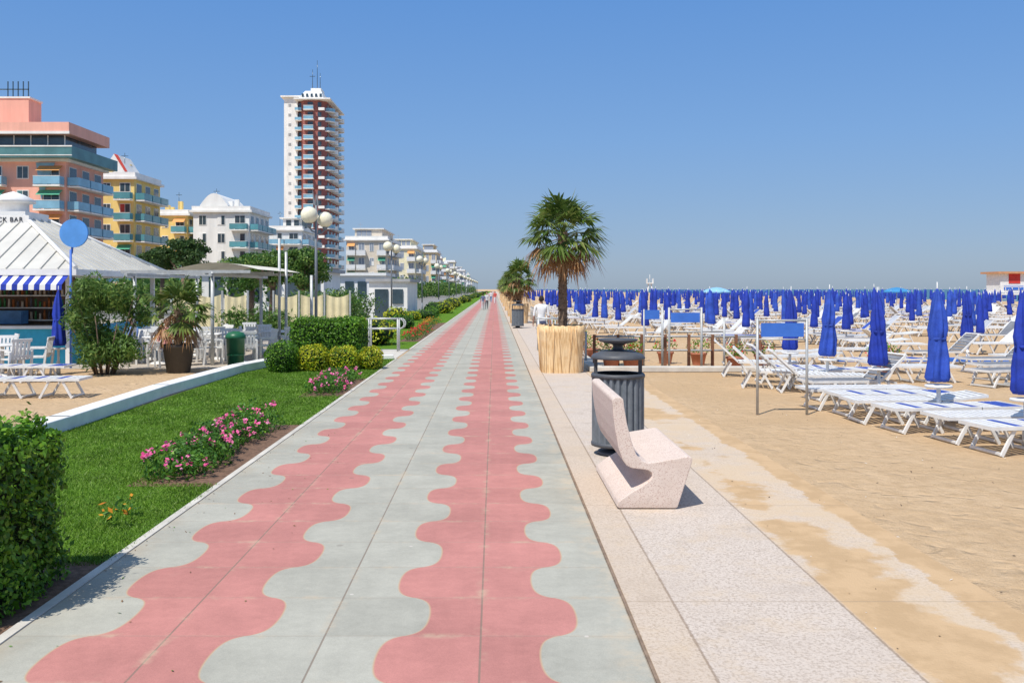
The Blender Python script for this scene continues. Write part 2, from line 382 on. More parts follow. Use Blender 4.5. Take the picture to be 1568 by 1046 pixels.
def flowerbed(name,x0,x1,y0,y1,h,n,seedr=1,petal=pink,pn=260):
    e=empty(name)
    lst=[];fl=[]
    k=int((y1-y0)/0.45)+1
    for i in range(k):
        c=(random.uniform(x0+.22,x1-.2),y0+(i+.5)*(y1-y0)/k,h*0.4); r=(0.33,0.36,h*random.uniform(.5,.75))
        lst.append(blob_pts(c,r,n//k,0.3,7,0.5,0.01)); q=blob_pts(c,(r[0]*1.05,r[1]*1.05,r[2]*1.12),pn//k,0.1,6,0.05,h*0.35)
        fl.append(q)
    foliage('leaves',lst,0.028,[fleaf,gleaf],0.5,0.8,parent=e,probs=[.8,.2])
    P=np.concatenate([a for a,b in fl]); P=P[rng.random(len(P))<0.6]
    PP=np.repeat(P,7,axis=0)+rng.normal(0,0.018,(len(P)*7,3)); NN=np.tile([0,-0.5,1.0],(len(PP),1))
    foliage('flowers',[(PP,NN)],0.023,[petal],0.8,0.5,parent=e)
    s=sheet('bed_soil',x0-0.05,-2.845,y0-.25,y1+.25,0.007,soil); s.parent=e
flowerbed('rose_bush',-3.68,-3.08,9.5,13.2,0.36,8500)
flowerbed('rose_bush',-3.6,-3.0,17.2,20.2,0.32,4200,pn=160)
flowerbed('red_flowerbed',-3.6,-2.95,35,44,0.35,3500,petal=red,pn=500)
flowerbed('orange_flowerbed',-3.9,-3.1,45,54,0.4,3000,petal=orange,pn=300)

def shrub(name,blobs,size,mats,probs=None,lump=0.12):
    e=empty(name); b=MB()
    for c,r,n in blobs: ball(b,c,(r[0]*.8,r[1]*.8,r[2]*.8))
    b.build('shade_core',[core],parent=e)  # solid dark balls behind the leaves, coloured as the shrub's inner shade
    foliage('leaves',[blob_pts(c,r,n,lump,5,0.25,0.02) for c,r,n in blobs],size,mats,0.55,0.8,parent=e,probs=probs)
shrub('round_shrub',[((-5.15,22.1,.33),(.42,.42,.42),3500)],0.026,[gleaf,dleaf],[.7,.3])
shrub('golden_shrub',[((-4.45,22.4,.27),(.42,.4,.36),2600),((-3.75,22.6,.27),(.42,.4,.34),2600),((-3.1,22.9,.25),(.33,.36,.34),2200)],0.028,[yleaf,gleaf],[.8,.2])
hedge('box_hedge',-5.35,-3.5,23.9,25.2,1.18,12000,0.032,[gleaf,dleaf],[.7,.3],0.06)
bl=[];by=[]
for i in range(70):
    y=33+i*3.2*(1+i*0.02); x=random.uniform(-5.6,-4.2); h=random.uniform(.55,1.1)
    (bl if random.random()<.62 else by).append(((x,y,h*.45),(random.uniform(.5,1.0),random.uniform(.9,1.7),h*.6),int(900 if y<90 else 350)))
shrub('promenade_shrubs',bl,0.06,[gleaf,dleaf]); shrub('golden_shrub',by,0.06,[yleaf,gleaf],[.75,.25])

# ------------------------------------------------------------------ palms
def palm(name,loc,trunk_h,R,nf,base_z=1.0,tr=0.11,dead=0.3,seed=1,dense=1.0):
    rs=random.Random(seed); e=empty(name,loc)
    b=MB(); prof=[]; k=30
    for i in range(k+1):
        z=base_z+trunk_h*i/k; r=tr*(1.1-0.25*i/k)*(1+0.14*(i%2))
        if i>k-6: r*=1.0+0.07*(i-k+6)
        prof.append((r,z))
    b.lathe(prof,(0,0,0),12,0)
    for i in range(110):
        a=rs.uniform(0,6.28); z=base_z+trunk_h*rs.uniform(.05,1); p=Vector((math.cos(a)*tr*.9,math.sin(a)*tr*.9,z))
        b.cyl(p,p+Vector((math.cos(a)*.045,math.sin(a)*.045,.06)),0.014,0.004,5,0)
    b.build('trunk',[bark],parent=e)
    g=MB(); top=Vector((0,0,base_z+trunk_h))
    for i in range(nf):
        q=i/(nf-1); el=math.radians(80-125*q**0.95+rs.uniform(-9,9)); az=i*2.39996+rs.uniform(-.3,.3)
        d=Vector((math.cos(az)*math.cos(el),math.sin(az)*math.cos(el),math.sin(el)))
        isd=1 if (el<math.radians(-22) or (el<math.radians(4) and rs.random()<dead)) else 0
        p0=top+Vector((0,0,-.2*q)); L=R*rs.uniform(.38,.6); sag=Vector((0,0,-0.1*R*math.cos(el)))
        pm=p0+d*L*.5+sag*.2; p1=p0+d*L+sag*.6
        g.cyl(p0,pm,.012*R+.003,.008*R+.003,4,isd,False); g.cyl(pm,p1,.008*R+.003,.006*R+.003,4,isd,False)
        dd=(p1-pm).normalized(); s=Vector((-math.sin(az),math.cos(az),0)); up=dd.cross(s).normalized()
        if up.z<0: up=-up
        nl=18; Lf=R*rs.uniform(.46,.6)*(0.8 if isd else 1)
        for j in range(nl):
            a=math.radians(-95+190*j/(nl-1)+rs.uniform(-4,4)); ll=Lf*(1-.25*abs(a)/1.6)*rs.uniform(.82,1.08)
            fold=-0.28*abs(math.sin(a))
            ld=(dd*math.cos(a)+s*math.sin(a)+up*fold).normalized()
            wv=(s*math.cos(a)-dd*math.sin(a)).normalized()
            w1=.026*R*dense*(.6 if isd else 1); g1=Vector((0,0,-1))*ll*(.07 if not isd else .25); g2=Vector((0,0,-1))*ll*(.33 if not isd else .75)*rs.uniform(.4,1.4)
            m1=p1+ld*ll*.6+g1; m2=p1+ld*ll+g2
            g.add([p1,m1-wv*w1,m1+wv*w1,m2],[(0,1,2),(1,3,2)],isd)
    g.build('fronds',[palmg,palmd],parent=e)
    return e
t=NT('reed_mat')
mp=t.node('ShaderNodeMapping'); mp.inputs['Scale'].default_value=(38,38,2.2); t.l.new(t.co(),mp.inputs[0])
nn=t.node('ShaderNodeTexNoise'); nn.inputs['Scale'].default_value=1; nn.inputs['Detail'].default_value=3; t.l.new(mp.outputs[0],nn.inputs['Vector'])
col=t.mix(t.ss(nn.outputs['Fac'],.35,.65),(0.62,0.38,0.17,1),(0.88,0.63,0.34,1)); col=t.mix(t.ss(t.noise(3,3),.4,.7,0,.5),col,(.88,.68,.42,1))
t.base(col); t.b.inputs['Roughness'].default_value=.9; t.bump(nn.outputs['Fac'],.4,.01); reed=t.m
def planter_mesh():
    b=MB(); n=48; h=1.12
    rings=[]
    for (r,z) in [(.485,0),(.50,.3),(.515,.6),(.545,.95),(.57,h),(.525,h+.01),(.515,h-.12)]:
        ring=[]
        for i in range(n):
            a=2*math.pi*i/n; ca,sa=math.cos(a),math.sin(a); k=(abs(ca)**4+abs(sa)**4)**(-.25)
            rr=r*k*(1+.006*math.sin(i*7)); ring.append((rr*ca,rr*sa,z+(.015*math.sin(i*3.7) if z>1 else 0)))
        rings.append(ring)
    for ring in rings: b.v+=ring
    for a in range(len(rings)-1):
        for i in range(n):
            j=(i+1)%n; b.f.append((a*n+i,a*n+j,(a+1)*n+j,(a+1)*n+i)); b.m.append(0); b.sm.append(True)
    b.f.append(tuple((len(rings)-1)*n+i for i in range(n))); b.m.append(1); b.sm.append(False)
    rq=random.Random(3)
    for i in range(5):   # slanting canes tied to the mat
        x=-.42+i*.2+rq.uniform(-.03,.03); b.cyl((x,-.492,.02),(x+rq.uniform(-.12,.12),-.565,1.08),.009,.007,5,0)
    for s in (-1,1):
        for i in range(3):
            y=-.3+i*.3; b.cyl((s*.495,y,.02),(s*.57,y+.05,1.08),.009,.007,5,0)
    return b.mesh('reed_planter',[reed,soil])
pm=planter_mesh()
inst(pm,'reed_planter',(1.62,22.2,0))
palm('fan_palm',(1.66,22.2,0),2.38,1.2,56,1.0,.1,seed=3,dead=.4)
for i,(x,y,s) in enumerate([(1.45,54,1.15),(1.5,68,1.0),(1.5,86,1.1),(1.5,108,1.1),(1.5,135,1.1),(1.5,165,1.1)]):
    inst(pm,'reed_planter',(x,y,0)); palm('fan_palm',(x,y,0),1.7 if i!=1 else 1.4,1.2*s,34,1.0,.14,seed=10+i,dense=1.3)

# ------------------------------------------------------------------ bench
prof=[(1.07,0.985),(1.075,1.005),(1.10,1.02),(1.15,1.02),(1.172,1.0),(1.18,.93),(1.205,.78),(1.245,.62),(1.29,.50),(1.335,.445),(1.39,.425),
(1.45,.43),(1.6,.455),(1.76,.482),(1.79,.475),(1.80,.445),(1.78,.38),(1.665,.02),(1.645,0.012),(1.13,.012),(1.11,.03),(1.125,.07),
(1.23,.15),(1.36,.225),(1.41,.262),(1.435,.30),(1.43,.335),(1.40,.355),(1.35,.365),(1.30,.37),(1.25,.375),(1.20,.40),(1.165,.45),(1.13,.55),(1.10,.7),(1.08,.85)]
t=NT('terrazzo')
v=t.node('ShaderNodeTexVoronoi'); v.inputs['Scale'].default_value=170; t.l.new(t.co(),v.inputs['Vector'])
sr=t.node('ShaderNodeSeparateColor'); t.l.new(v.outputs['Color'],sr.inputs[0])
col=t.mix(t.M('GREATER_THAN',sr.outputs[0],.85),(0.72,0.60,0.52,1),(0.5,0.34,0.28,1))
col=t.mix(t.ss(t.noise(5,5),.35,.7,0,.45),col,(.62,.5,.42,1)); col=t.mix(t.ss(t.noise(2.2,6,.8),.58,.75,0,.45),col,(.38,.31,.26,1))
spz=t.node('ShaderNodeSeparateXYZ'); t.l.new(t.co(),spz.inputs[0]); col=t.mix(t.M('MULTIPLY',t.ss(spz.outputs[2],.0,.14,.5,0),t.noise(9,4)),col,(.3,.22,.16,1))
t.base(col); t.b.inputs['Roughness'].default_value=.8
t.bump(t.noise(180,2),.3,.004); terz=t.m
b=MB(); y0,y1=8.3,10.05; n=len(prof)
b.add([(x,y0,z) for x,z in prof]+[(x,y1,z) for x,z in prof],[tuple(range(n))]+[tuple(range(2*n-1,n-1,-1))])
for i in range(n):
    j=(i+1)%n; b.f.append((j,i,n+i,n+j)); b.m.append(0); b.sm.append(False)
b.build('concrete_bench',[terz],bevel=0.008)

# ------------------------------------------------------------------ litter bin
def bin_mesh():
    b=MB(); n=72; R=.315
    rings=[]
    for z in (.13,.93):
        for i in range(n):
            a=2*math.pi*i/n; r=R*(1.0 if i%3 else .9); rings.append((r*math.cos(a),r*math.sin(a),z))
    b.add(rings,[(i,(i+1)%n,n+(i+1)%n,n+i) for i in range(n)],0)
    b.lathe([(R*.93,.12),(R*.93,.14)],(0,0,0),32,1)
    for z in (.11,.93): b.lathe([(R*.9,z),(R*1.03,z),(R*1.04,z+.03),(R*1.0,z+.05),(R*.85,z+.05)],(0,0,0),32,1)
    b.lathe([(R*.85,.98),(R*.8,.7),(.001,.7)],(0,0,0),32,2)
    b.lathe([(.001,.0),(.24,.0),(.25,.02),(.24,.045),(.12,.06),(.1,.12)],(0,0,0),32,1)
    for s in (-1,1): b.box(s*.27-.02,s*.27+.02,-.025,.025,.93,1.2,1)
    b.lathe([(.001,1.155),(.325,1.155),(.33,1.17),(.30,1.21),(.2,1.245),(.09,1.26),(.06,1.27),(.06,1.32),(.1,1.335),(.22,1.36),(.245,1.39),(.23,1.395),(.18,1.37),(.001,1.37)],(0,0,0),32,1)
    return b.mesh('litter_bin',[mat('bin_grey',(0.17,0.19,0.21,1),.45,.2,10),mat('bin_dark',(0.085,0.09,0.1,1),.5,.2,8),mat('bin_inside',(0.02,0.02,0.02,1),.9)])
bm=bin_mesh(); inst(bm,'litter_bin',(1.5,11.1,0.004)); inst(bm,'litter_bin',(1.2,47,0))

# ------------------------------------------------------------------ lamps
gl=mat('lamp_globe_glass',(0.85,0.8,0.6,1),.25,.08)
def lamp_mesh():
    b=MB(); b.cyl((0,0,0),(0,0,.9),.075,.07,12,0); b.cyl((0,0,.9),(0,0,4.75),.05,.04,12,0)
    b.lathe([(.12,0),(.12,.05),(.08,.1)],(0,0,0),12,0)
    ball(b,(-.2,-.12,4.42),(.28,.28,.28),1,20,12); ball(b,(.24,.3,4.3),(.26,.26,.26),1,20,12)
    b.cyl((-.2,-.12,4.0),(-.2,-.12,4.17),.06,.1,10,0); b.cyl((.24,.3,3.95),(.24,.3,4.08),.06,.1,10,0)
    b.tube([(0,0,3.85),(-.12,-.08,3.9),(-.2,-.12,4.02)],.025,8,0); b.tube([(0,0,3.8),(.15,.2,3.85),(.24,.3,3.97)],.025,8,0)
    b.add([(0,0,4.7),(.08,0,4.75),(.03,0,5.2)],[(0,1,2)],0); b.add([(0,0,4.7),(-.1,0,4.8),(-.12,0,5.3)],[(0,1,2)],0); b.cyl((0,0,4.7),(0,0,5.1),.03,.01,6,0)
    return b.mesh('street_lamp',[mat('lamp_pole_grey',(0.2,0.22,0.24,1),.5,.1),gl])
lm=lamp_mesh()
for i in range(14): inst(lm,'street_lamp',(-5.85,30+22*i,0),0.05*i)

# ------------------------------------------------------------------ umbrellas and loungers
def umb_mesh(hi=True,tw=0):
    b=MB(); n=42 if hi else 8
    b.lathe([(.02,.66),(.115,.665),(.14,.72),(.13,.85),(.125,1.0),(.11,1.15),(.095,1.27),(.11,1.4),(.095,1.58),(.065,1.78),(.025,1.94),(.004,2.0)],(0,0,0),n,0,.22 if hi else 0,6,tw=tw)
    b.cyl((0,0,0),(0,0,.62),.028,.028,8,1); b.cyl((0,0,1.9),(0,0,2.08),.012,.006,6,1)
    b.lathe([(.001,.58),(.17,.58),(.18,.6),(.17,.615),(.001,.62)],(0,0,0),16 if hi else 8,1)
    if hi: b.lathe([(.098,1.25),(.112,1.27),(.098,1.29)],(0,0,0),n,0,.1,6); b.cyl((0,0,0),(0,0,.3),.05,.04,10,1)
    return b
um=umb_mesh(True,.5).mesh('beach_umbrella',[bluefab,white]); um2=umb_mesh(True,-.9).mesh('beach_umbrella_b',[bluefab2,white])
for i,(x,y) in enumerate([(6.75,11.6),(6.42,13.2),(6.82,16.2),(6.62,18.2),(6.52,20.2),(9.9,23.5),(13.2,25.5)]):
    o=inst(um if i%2==0 else um2,'beach_umbrella',(x,y,0),random.uniform(0,6),(1.05,1.05,random.uniform(.98,1.03))); o.rotation_euler[0]=random.uniform(-.02,.02); o.rotation_euler[1]=random.uniform(-.03,.03)
lblue=mat('lounger_blue',(0.04,0.09,0.42,1),.7,.15); lgrey=mat('lounger_mesh_grey',(0.22,0.23,0.25,1),.7,.2)
def lounger(b,back=0.0,o=(0,0,0),rz=0,hi=True,fm=1):
    R=Matrix.Rotation(rz,3,'Z'); o=Vector(o)
    def ob(c,s,Rl=Matrix.Identity(3),m=0): b.obox(o+R@Vector(c),s,R@Rl,m)
    z=.34; Rb=Matrix.Rotation(-back,3,'Y'); hx=.3; L=.68
    for y in (-.3,.3):
        ob((-.33,y,z),(1.28,.035,.045)); c=Vector((hx,0,z))+Rb@Vector((L/2,y,0)); ob(c,(L,.035,.04),Rb)
    if not hi:
        ob((-.33,0,z+.012),(1.24,.57,.012),m=fm); c=Vector((hx,0,z))+Rb@Vector((L/2,0,.012)); ob(c,(L-.04,.57,.012),Rb,fm)
    else:
        sm=0 if fm!=3 else 3
        for i in range(12): ob((-.9+i*.104,0,z+.014),(.075,.57,.014),m=(1 if (fm==1 and i%4==3) else sm))
        for i in range(6):
            c=Vector((hx,0,z))+Rb@Vector((.07+i*.104,0,.014)); ob(c,(.075,.57,.014),Rb,(1 if fm==1 and i>2 else sm))
        ob((-.97,0,z),(.03,.64,.045))
        c=Vector((hx,0,z))+Rb@Vector((L,0,0)); ob(c,(.03,.64,.045),Rb)
    for x,t_ in ((-.75,.5),(-.35,-.5),(.15,.5),(.55,-.5)):
        Rl=Matrix.Rotation(t_,3,'Y')
        for y in (-.28,.28): ob((x,y,.165),(.04,.03,.37),Rl)
    if hi:
        for x in (-.84,-.26,.06,.64): ob((x,0,.03),(.03,.56,.03))
    if back>.2:
        ob((hx+.33,0,z*.9),(.03,.55,.03))
lms={}
for bk in (0,.12,.75):
    for fm in (1,0,3):
        b=MB(); lounger(b,bk,fm=fm); lms[(bk,fm)]=b.mesh('sun_lounger',[plastic,lblue,lblue,lgrey])
for (x,y,rz,k) in [(6.85,11.3,.1,(0,1)),(6.75,12.1,.08,(.12,0)),(6.45,13.0,.1,(0,1)),(6.3,13.8,.05,(.12,0)),(6.35,14.6,.1,(0,1)),(6.15,15.4,.12,(0,0)),
    (6.6,16.7,.1,(.75,3)),(6.2,17.8,3.0,(.75,0)),(5.7,18.6,2.9,(.75,0)),(6.3,19.6,3.1,(.75,1)),(5.9,21.0,3.0,(.75,0)),(7.0,18.9,.2,(0,1)),
    (8.9,12.6,.1,(0,0)),(10.8,19.0,.3,(.75,3)),(11.6,20.4,.2,(.75,3)),(11.3,17.6,.1,(.75,0)),(12.2,22,.1,(.75,3)),(9.2,21.8,.1,(0,1)),(8.3,24.5,.1,(.12,0)),(10.2,25.5,.1,(.75,0)),(7.6,22.8,.1,(.12,0)),
    (12.0,24.4,.1,(.75,3)),(13.6,23.2,.2,(.75,0)),(9.0,19.8,3.1,(.12,0)),
    (-10.2,19.8,.1,(0,1)),(-8.6,17.0,3.2,(0,1)),(-10.6,16.6,.1,(.12,1))]:
    inst(lms[k],'sun_lounger',(x,y,0),rz+random.uniform(-.05,.05))
ub=MB(); lb=MB()
proto=umb_mesh(False)
def addp(dst,src,loc,sc,mo=0,lean=(0,0)):
    o=len(dst.v); dst.v+=[(v[0]*sc+loc[0]+lean[0]*v[2],v[1]*sc+loc[1],v[2]*loc[3]) for v in src.v]
    dst.f+=[tuple(i+o for i in f) for f in src.f]; dst.m+=[(1 if m==1 else mo) for m in src.m]; dst.sm+=src.sm
y=29.0
while y<230:
    x=5.2 if y>34 else 9.0
    while x<min(.62*y+3,78):
        if random.random()<.86:
            xx=x+random.uniform(-.5,.5); yy=y+random.uniform(-.6,.6)
            addp(ub,proto,(xx,yy,0,random.uniform(.86,1.05)),1.1*random.uniform(.85,1.15),random.choice((0,0,0,2)),(random.uniform(-.05,.05),0))
            if y<110:
                for s in (-1,1):
                    if random.random()<.88: lounger(lb,random.choice((0,.1,.7,.8)),(xx+.3+random.uniform(-.2,.2),yy+s*.75,0),random.choice((.1,.0,3.1))+random.uniform(-.15,.15),False,random.choice((0,0,4,4,1,3)))
        x+=3.2
    y+=2.8 if y<90 else 5
ub.build('beach_umbrella_rows',[bluefab,white,bluefab2]); lb.build('sun_lounger_rows',[plastic,lblue,lblue,lgrey,mat('lounger_canvas_grey',(.5,.52,.56,1),.8,.2,2)])

# ------------------------------------------------------------------ beach fittings
b=MB()
for x in (4.2,4.99): b.cyl((x,14.6,0),(x,14.6,1.53),.022,.022,10,0)
b.cyl((4.2,14.6,1.5),(4.99,14.6,1.5),.018,.018,8,0); b.box(4.26,4.94,14.59,14.61,1.24,1.46,1)
b.cyl((4.2,14.6,1.2),(4.99,14.6,1.2),.012,.012,8,0)
b.build('beach_sign',[steel,bluepaint])
b=MB(); b.box(2.3,7.2,22.0,22.35,0,.13); b.box(2.3,2.65,22.35,30,0,.13); b.build('beach_kerb',[concrete],bevel=.02)
b=MB(); b.box(9.5,22,25.2,25.5,0,.1); b.build('blue_boardwalk_edge',[bluepaint])
wood=mat('brown_wood',(0.24,0.11,0.06,1),.8,.3,6)
b=MB()
for x in (4.15,4.32,5.12,5.68): b.cyl((x,22.6,0),(x,22.6,1.55 if x<5.2 else 1.3),.03,.03,8,0)
b.cyl((4.32,22.6,1.5),(5.12,22.6,1.5),.02,.02,8,0); b.cyl((4.32,22.6,.95),(5.68,22.6,.95),.02,.02,8,0)
b.box(4.36,5.08,22.59,22.61,1.18,1.42,2); b.box(3.75,4.12,22.8,22.82,1.25,1.48,2); b.cyl((3.73,22.8,0),(3.73,22.8,1.5),.02,.02,8,0)
for z in (.45,.8): b.cyl((2.5,23.2,z),(6.8,23.2,z),.025,.025,8,0)
for i in range(8): b.box(2.5+i*.6,2.57+i*.6,23.17,23.24,0,.85,1)
b.build('beach_railing',[steel,wood,bluepaint])
b=MB()
for z in (.45,.85): b.tube([(2.4,24,z),(2.4,60,z)],.025,8,0)
for i in range(19): b.cyl((2.4,24+i*2,0),(2.4,24+i*2,.88),.03,.03,8,0)
b.build('steel_railing',[steel])
def pot(name,x,y,r=.22,h=.32,pet=red,z=0):
    e=empty(name,(x,y,z)); b=MB(); b.lathe([(r*.7,0),(r*.95,h*.85),(r*1.05,h*.85),(r*1.05,h),(r*.9,h),(.001,h*.9)],(0,0,0),16,0); b.build('pot',[terra],parent=e)
    foliage('leaves',[blob_pts((0,0,h+r*.7),(r*1.3,r*1.3,r),260,.2,6,.6)],.035,[gleaf,pet],parent=e,probs=[.75,.25])
for x,y in [(2.9,22.7),(3.4,22.75),(6.0,22.8),(6.9,23.5),(9.1,21.6),(2.75,26),(2.8,30),(2.8,34),(9.6,22.4),(5.4,24.2),(2.8,39),(2.8,45),(4.6,24.6),(3.9,25.5)]: pot('flower_pot',x,y)
def rail(name,x0,x1,y,h=1.05):
    b=MB()
    for dy in (0,.5):
        for z in (h,h-.32):
            p=[(x0,y+dy,z),(x1-.15,y+dy,z)]
            b.tube(p,.022,8,0)
        pts=[(x1-.15+math.sin(a)*.16,y+dy,h-.16+math.cos(a)*.16) for a in [i*math.pi/8 for i in range(9)]]; b.tube(pts,.022,8,0)
        for x in (x0+.08,x1-.2): b.cyl((x,y+dy,0),(x,y+dy,h),.028,.028,8,0)
    b.build(name,[steel])
rail('steel_handrail',-4.1,-2.9,29.3); rail('steel_handrail',1.35,2.3,29.5)

b=MB(); X0,Y0=62,112
for dx in (0,3.2):
    for dy in (0,3): b.box(X0+dx,X0+dx+.2,Y0+dy,Y0+dy+.2,0,1.3,0)
b.box(X0-.4,X0+3.8,Y0-.4,Y0+3.6,1.3,1.5,0); b.box(X0,X0+3.4,Y0,Y0+3.2,1.5,3.9,0); b.box(X0-.5,X0+3.9,Y0-.5,Y0+3.7,3.9,4.15,1)
b.box(X0+1,X0+2.4,Y0-.05,Y0-.01,2.7,3.9,2); b.box(X0+.4,X0+3,Y0-.06,Y0-.02,1.9,2.4,3)
for i in range(6): b.box(X0-.4+i*.8,X0-.34+i*.8,Y0-.4,Y0-.35,1.5,2.3,0)
b.box(X0-.4,X0+3.8,Y0-.4,Y0-.35,2.25,2.33,0)
b.parts('lifeguard_hut',[('walls',white),('roof',mat('orange_roof',(.6,.3,.15,1))),('red_cross_board',mat('red_paint',(.6,.05,.04,1))),('window',bluepaint)])
b=MB()
for dx in (-.6,.6):
    for dy in (-.6,.6): b.cyl((34+dx,200+dy,0),(34+dx*.5,200+dy*.5,3.2),.08,.08,6,0)
b.box(33.3,34.7,199.3,200.7,3.2,3.4,0); b.box(33.3,33.4,199.3,200.7,3.4,4.3,0); b.box(34.6,34.7,199.3,200.7,3.4,4.3,0); b.cyl((34,200,3.4),(34,200,5.2),.05,.05,6,0)
b.build('lifeguard_chair',[white])
# two opened parasols among the rows
for x,y,c in ((17.5,72,(.25,.5,.7,1)),(33,75,(.05,.25,.5,1))):
    b=MB(); b.cyl((x,y,0),(x,y,2.1),.03,.03,6,1); b.lathe([(1.15,1.72),(1.15,1.8),(.8,1.98),(.4,2.1),(.001,2.16)],(x,y,0),8,0,smooth=False); b.build('open_parasol',[mat('parasol_canvas',c,.8),white])

# ------------------------------------------------------------------ snack bar
b=MB(); cx_,cy_,hw=-14.2,27.0,3.35; ez=2.52
ap=.55; az=4.12
cor=[(cx_-hw,cy_-hw,ez),(cx_+hw,cy_-hw,ez),(cx_+hw,cy_+hw,ez),(cx_-hw,cy_+hw,ez)]
tp=[(cx_-ap,cy_-ap,az),(cx_+ap,cy_-ap,az),(cx_+ap,cy_+ap,az),(cx_-ap,cy_+ap,az)]
b.add(cor+tp,[(0,1,5,4),(1,2,6,5),(2,3,7,6),(3,0,4,7),(4,5,6,7)],0)
for k in range(4):
    A,B=Vector(cor[k]),Vector(cor[(k+1)%4]); Cc,Dd=Vector(tp[k]),Vector(tp[(k+1)%4])
    nrm=(B-A).cross(Cc-A).normalized(); wd=(B-A).normalized(); mid=(A+B)/2; tm=(Cc+Dd)/2; up=(tm-mid)
    for i in range(1,15):
        s=(i/15-.5)*2*hw; lim=1-max(0,(abs(s)-ap)/(hw-ap))
        p0=mid+wd*s+nrm*.015; p1=p0+up*lim
        if (p1-p0).length>.2:
            dd=(p1-p0).normalized(); R=Matrix((wd,dd,nrm)).transposed(); b.obox((p0+p1)/2,(.025,(p1-p0).length,.05),R,0)
    e0,e1=A+nrm*.04,Cc+nrm*.04; b.cyl(e0,e1,.06,.06,6,1)
b.box(cx_-hw-.06,cx_+hw+.06,cy_-hw-.06,cy_+hw+.06,ez-.16,ez-.004,1)
b.box(cx_-.7,cx_+.7,cy_-.7,cy_+.7,az-.15,az+.12,1)
b.lathe([(.42,az+.12),(.42,az+.4),(.6,az+.42),(.6,az+.5),(.3,az+.66),(.08,az+.74),(.001,az+.76)],(cx_,cy_,0),16,1)
b.box(cx_-.95,cx_+.95,cy_-.98,cy_-.93,az-.26,az-.02,1)
for x in (cx_-3,cx_,cx_+3):
    b.box(x-.06,x+.06,cy_-3.0,cy_-2.88,0,ez-.16,1)
b.box(cx_+2.94,cx_+3.06,cy_+2.9,cy_+3.0,0,ez-.16,1)
b.box(cx_-3.1,cx_+3.0,cy_-2.75,cy_-2.3,0,.95,2); b.box(cx_-3.2,cx_+3.1,cy_-2.85,cy_-2.2,.95,1.02,1)
b.box(cx_+2.3,cx_+2.9,cy_-2.25,cy_+2.8,0,.95,2)
b.box(cx_-3,cx_+2.0,cy_-.6,cy_-.4,0,ez-.17,3)
for z in (1.1,1.45,1.8): b.box(cx_-3,cx_+2.0,cy_-.9,cy_-.62,z,z+.03,1)
b.box(cx_-3,cx_+1.0,cy_-1.5,cy_-1.1,1.03,1.4,5)
e=b.parts('snack_bar_kiosk',[('roof',mat('white_sheet_roof',(.62,.6,.54,1),.5,.15,.6)),('trim',white),('counter',mat('turquoise_counter',(.04,.42,.62,1),.5,.15)),('back_wall',mat('kiosk_dark_wall',(.2,.13,.09,1),.8,.3)),('x',white),('fridge',mat('fridge_blue',(.07,.2,.4,1),.4,.3,3))])
bo=MB()
for z in (1.13,1.48,1.83):
    for i in range(38):
        x=cx_-2.9+i*.127; h=random.uniform(.16,.28); bo.cyl((x,cy_-.76,z),(x,cy_-.76,z+h),.035,.03,6,random.randint(0,3))
bo.build('bottles',[mat('bottle_a',(.05,.2,.07,1),.2),mat('bottle_b',(.4,.12,.03,1),.2),mat('bottle_c',(.6,.5,.4,1),.3),mat('bottle_d',(.1,.1,.12,1),.2)],parent=e)
aw=MB(); n=46
for i in range(n):
    x0=cx_-3.3+i*6.5/n; x1=x0+6.5/n-.001; m=i%2
    aw.add([(x0,cy_-3.36,2.36),(x1,cy_-3.36,2.36),(x1,cy_-3.75,2.12),(x0,cy_-3.75,2.12),(x1,cy_-3.76,1.98),(x0,cy_-3.76,1.98)],[(0,1,2,3),(3,2,4,5)],m)
aw.build('striped_awning',[white,bluefab],parent=e)
tc=bpy.data.curves.new('sign_text','FONT'); tc.body='SNACK BAR'; tc.size=.19; tc.extrude=.006; tc.align_x='CENTER'; tc.space_character=1.15
to=bpy.data.objects.new('sign_text',tc); COL.objects.link(to); to.location=(cx_+.22,cy_-.99,az-.205); to.rotation_euler=(math.pi/2,0,0); tc.materials.append(dark); to.parent=e
b=MB(); b.cyl((-10.75,23.2,0),(-10.75,23.2,3.0),.03,.03,8,0); b.cyl((-10.68,23.2,3.42),(-10.68,23.26,3.42),.36,.36,28,1); b.cyl((-10.75,23.25,2.9),(-10.72,23.25,3.2),.03,.03,8,0)
b.build('round_sign',[bluepaint,mat('sign_blue',(.1,.32,.75,1),.5)])
inst(um,'beach_umbrella',(-10.3,21.6,0),1)

# terrace pergola
b=MB()
for x,y in [(-7.4,24),(-7.4,29),(-5.9,29.5),(-9.6,24.4),(-9.6,29.5)]: b.cyl((x,y,0),(x,y,2.45),.05,.05,8,0)
for y in (24,26.5,29): b.box(-9.8,-6.4,y-.04,y+.04,2.42,2.5,0)
for x in (-9.6,-7.4): b.box(x-.04,x+.04,23.8,29.7,2.34,2.42,0)
k=10
vs=[];fs=[]
for i in range(k+1):
    for j in range(2): vs.append((-8.4+i*.22,24+j*5.2,2.52+.18*math.sin(i/k*math.pi)))
for i in range(k): fs.append((2*i,2*i+2,2*i+3,2*i+1))
b.add(vs,fs,1)
b.build('terrace_pergola',[steel,mat('cream_canvas',(.7,.66,.55,1),.9)])
b=MB()
for x,z in ((-6.35,3.5),(-6.15,3.1)): b.cyl((x,27,0),(x,27,z),.045,.04,8,0)
b.build('flag_pole',[steel])
b=MB(); cream=mat('cream_screen',(.78,.68,.42,1),.9,.15,2)
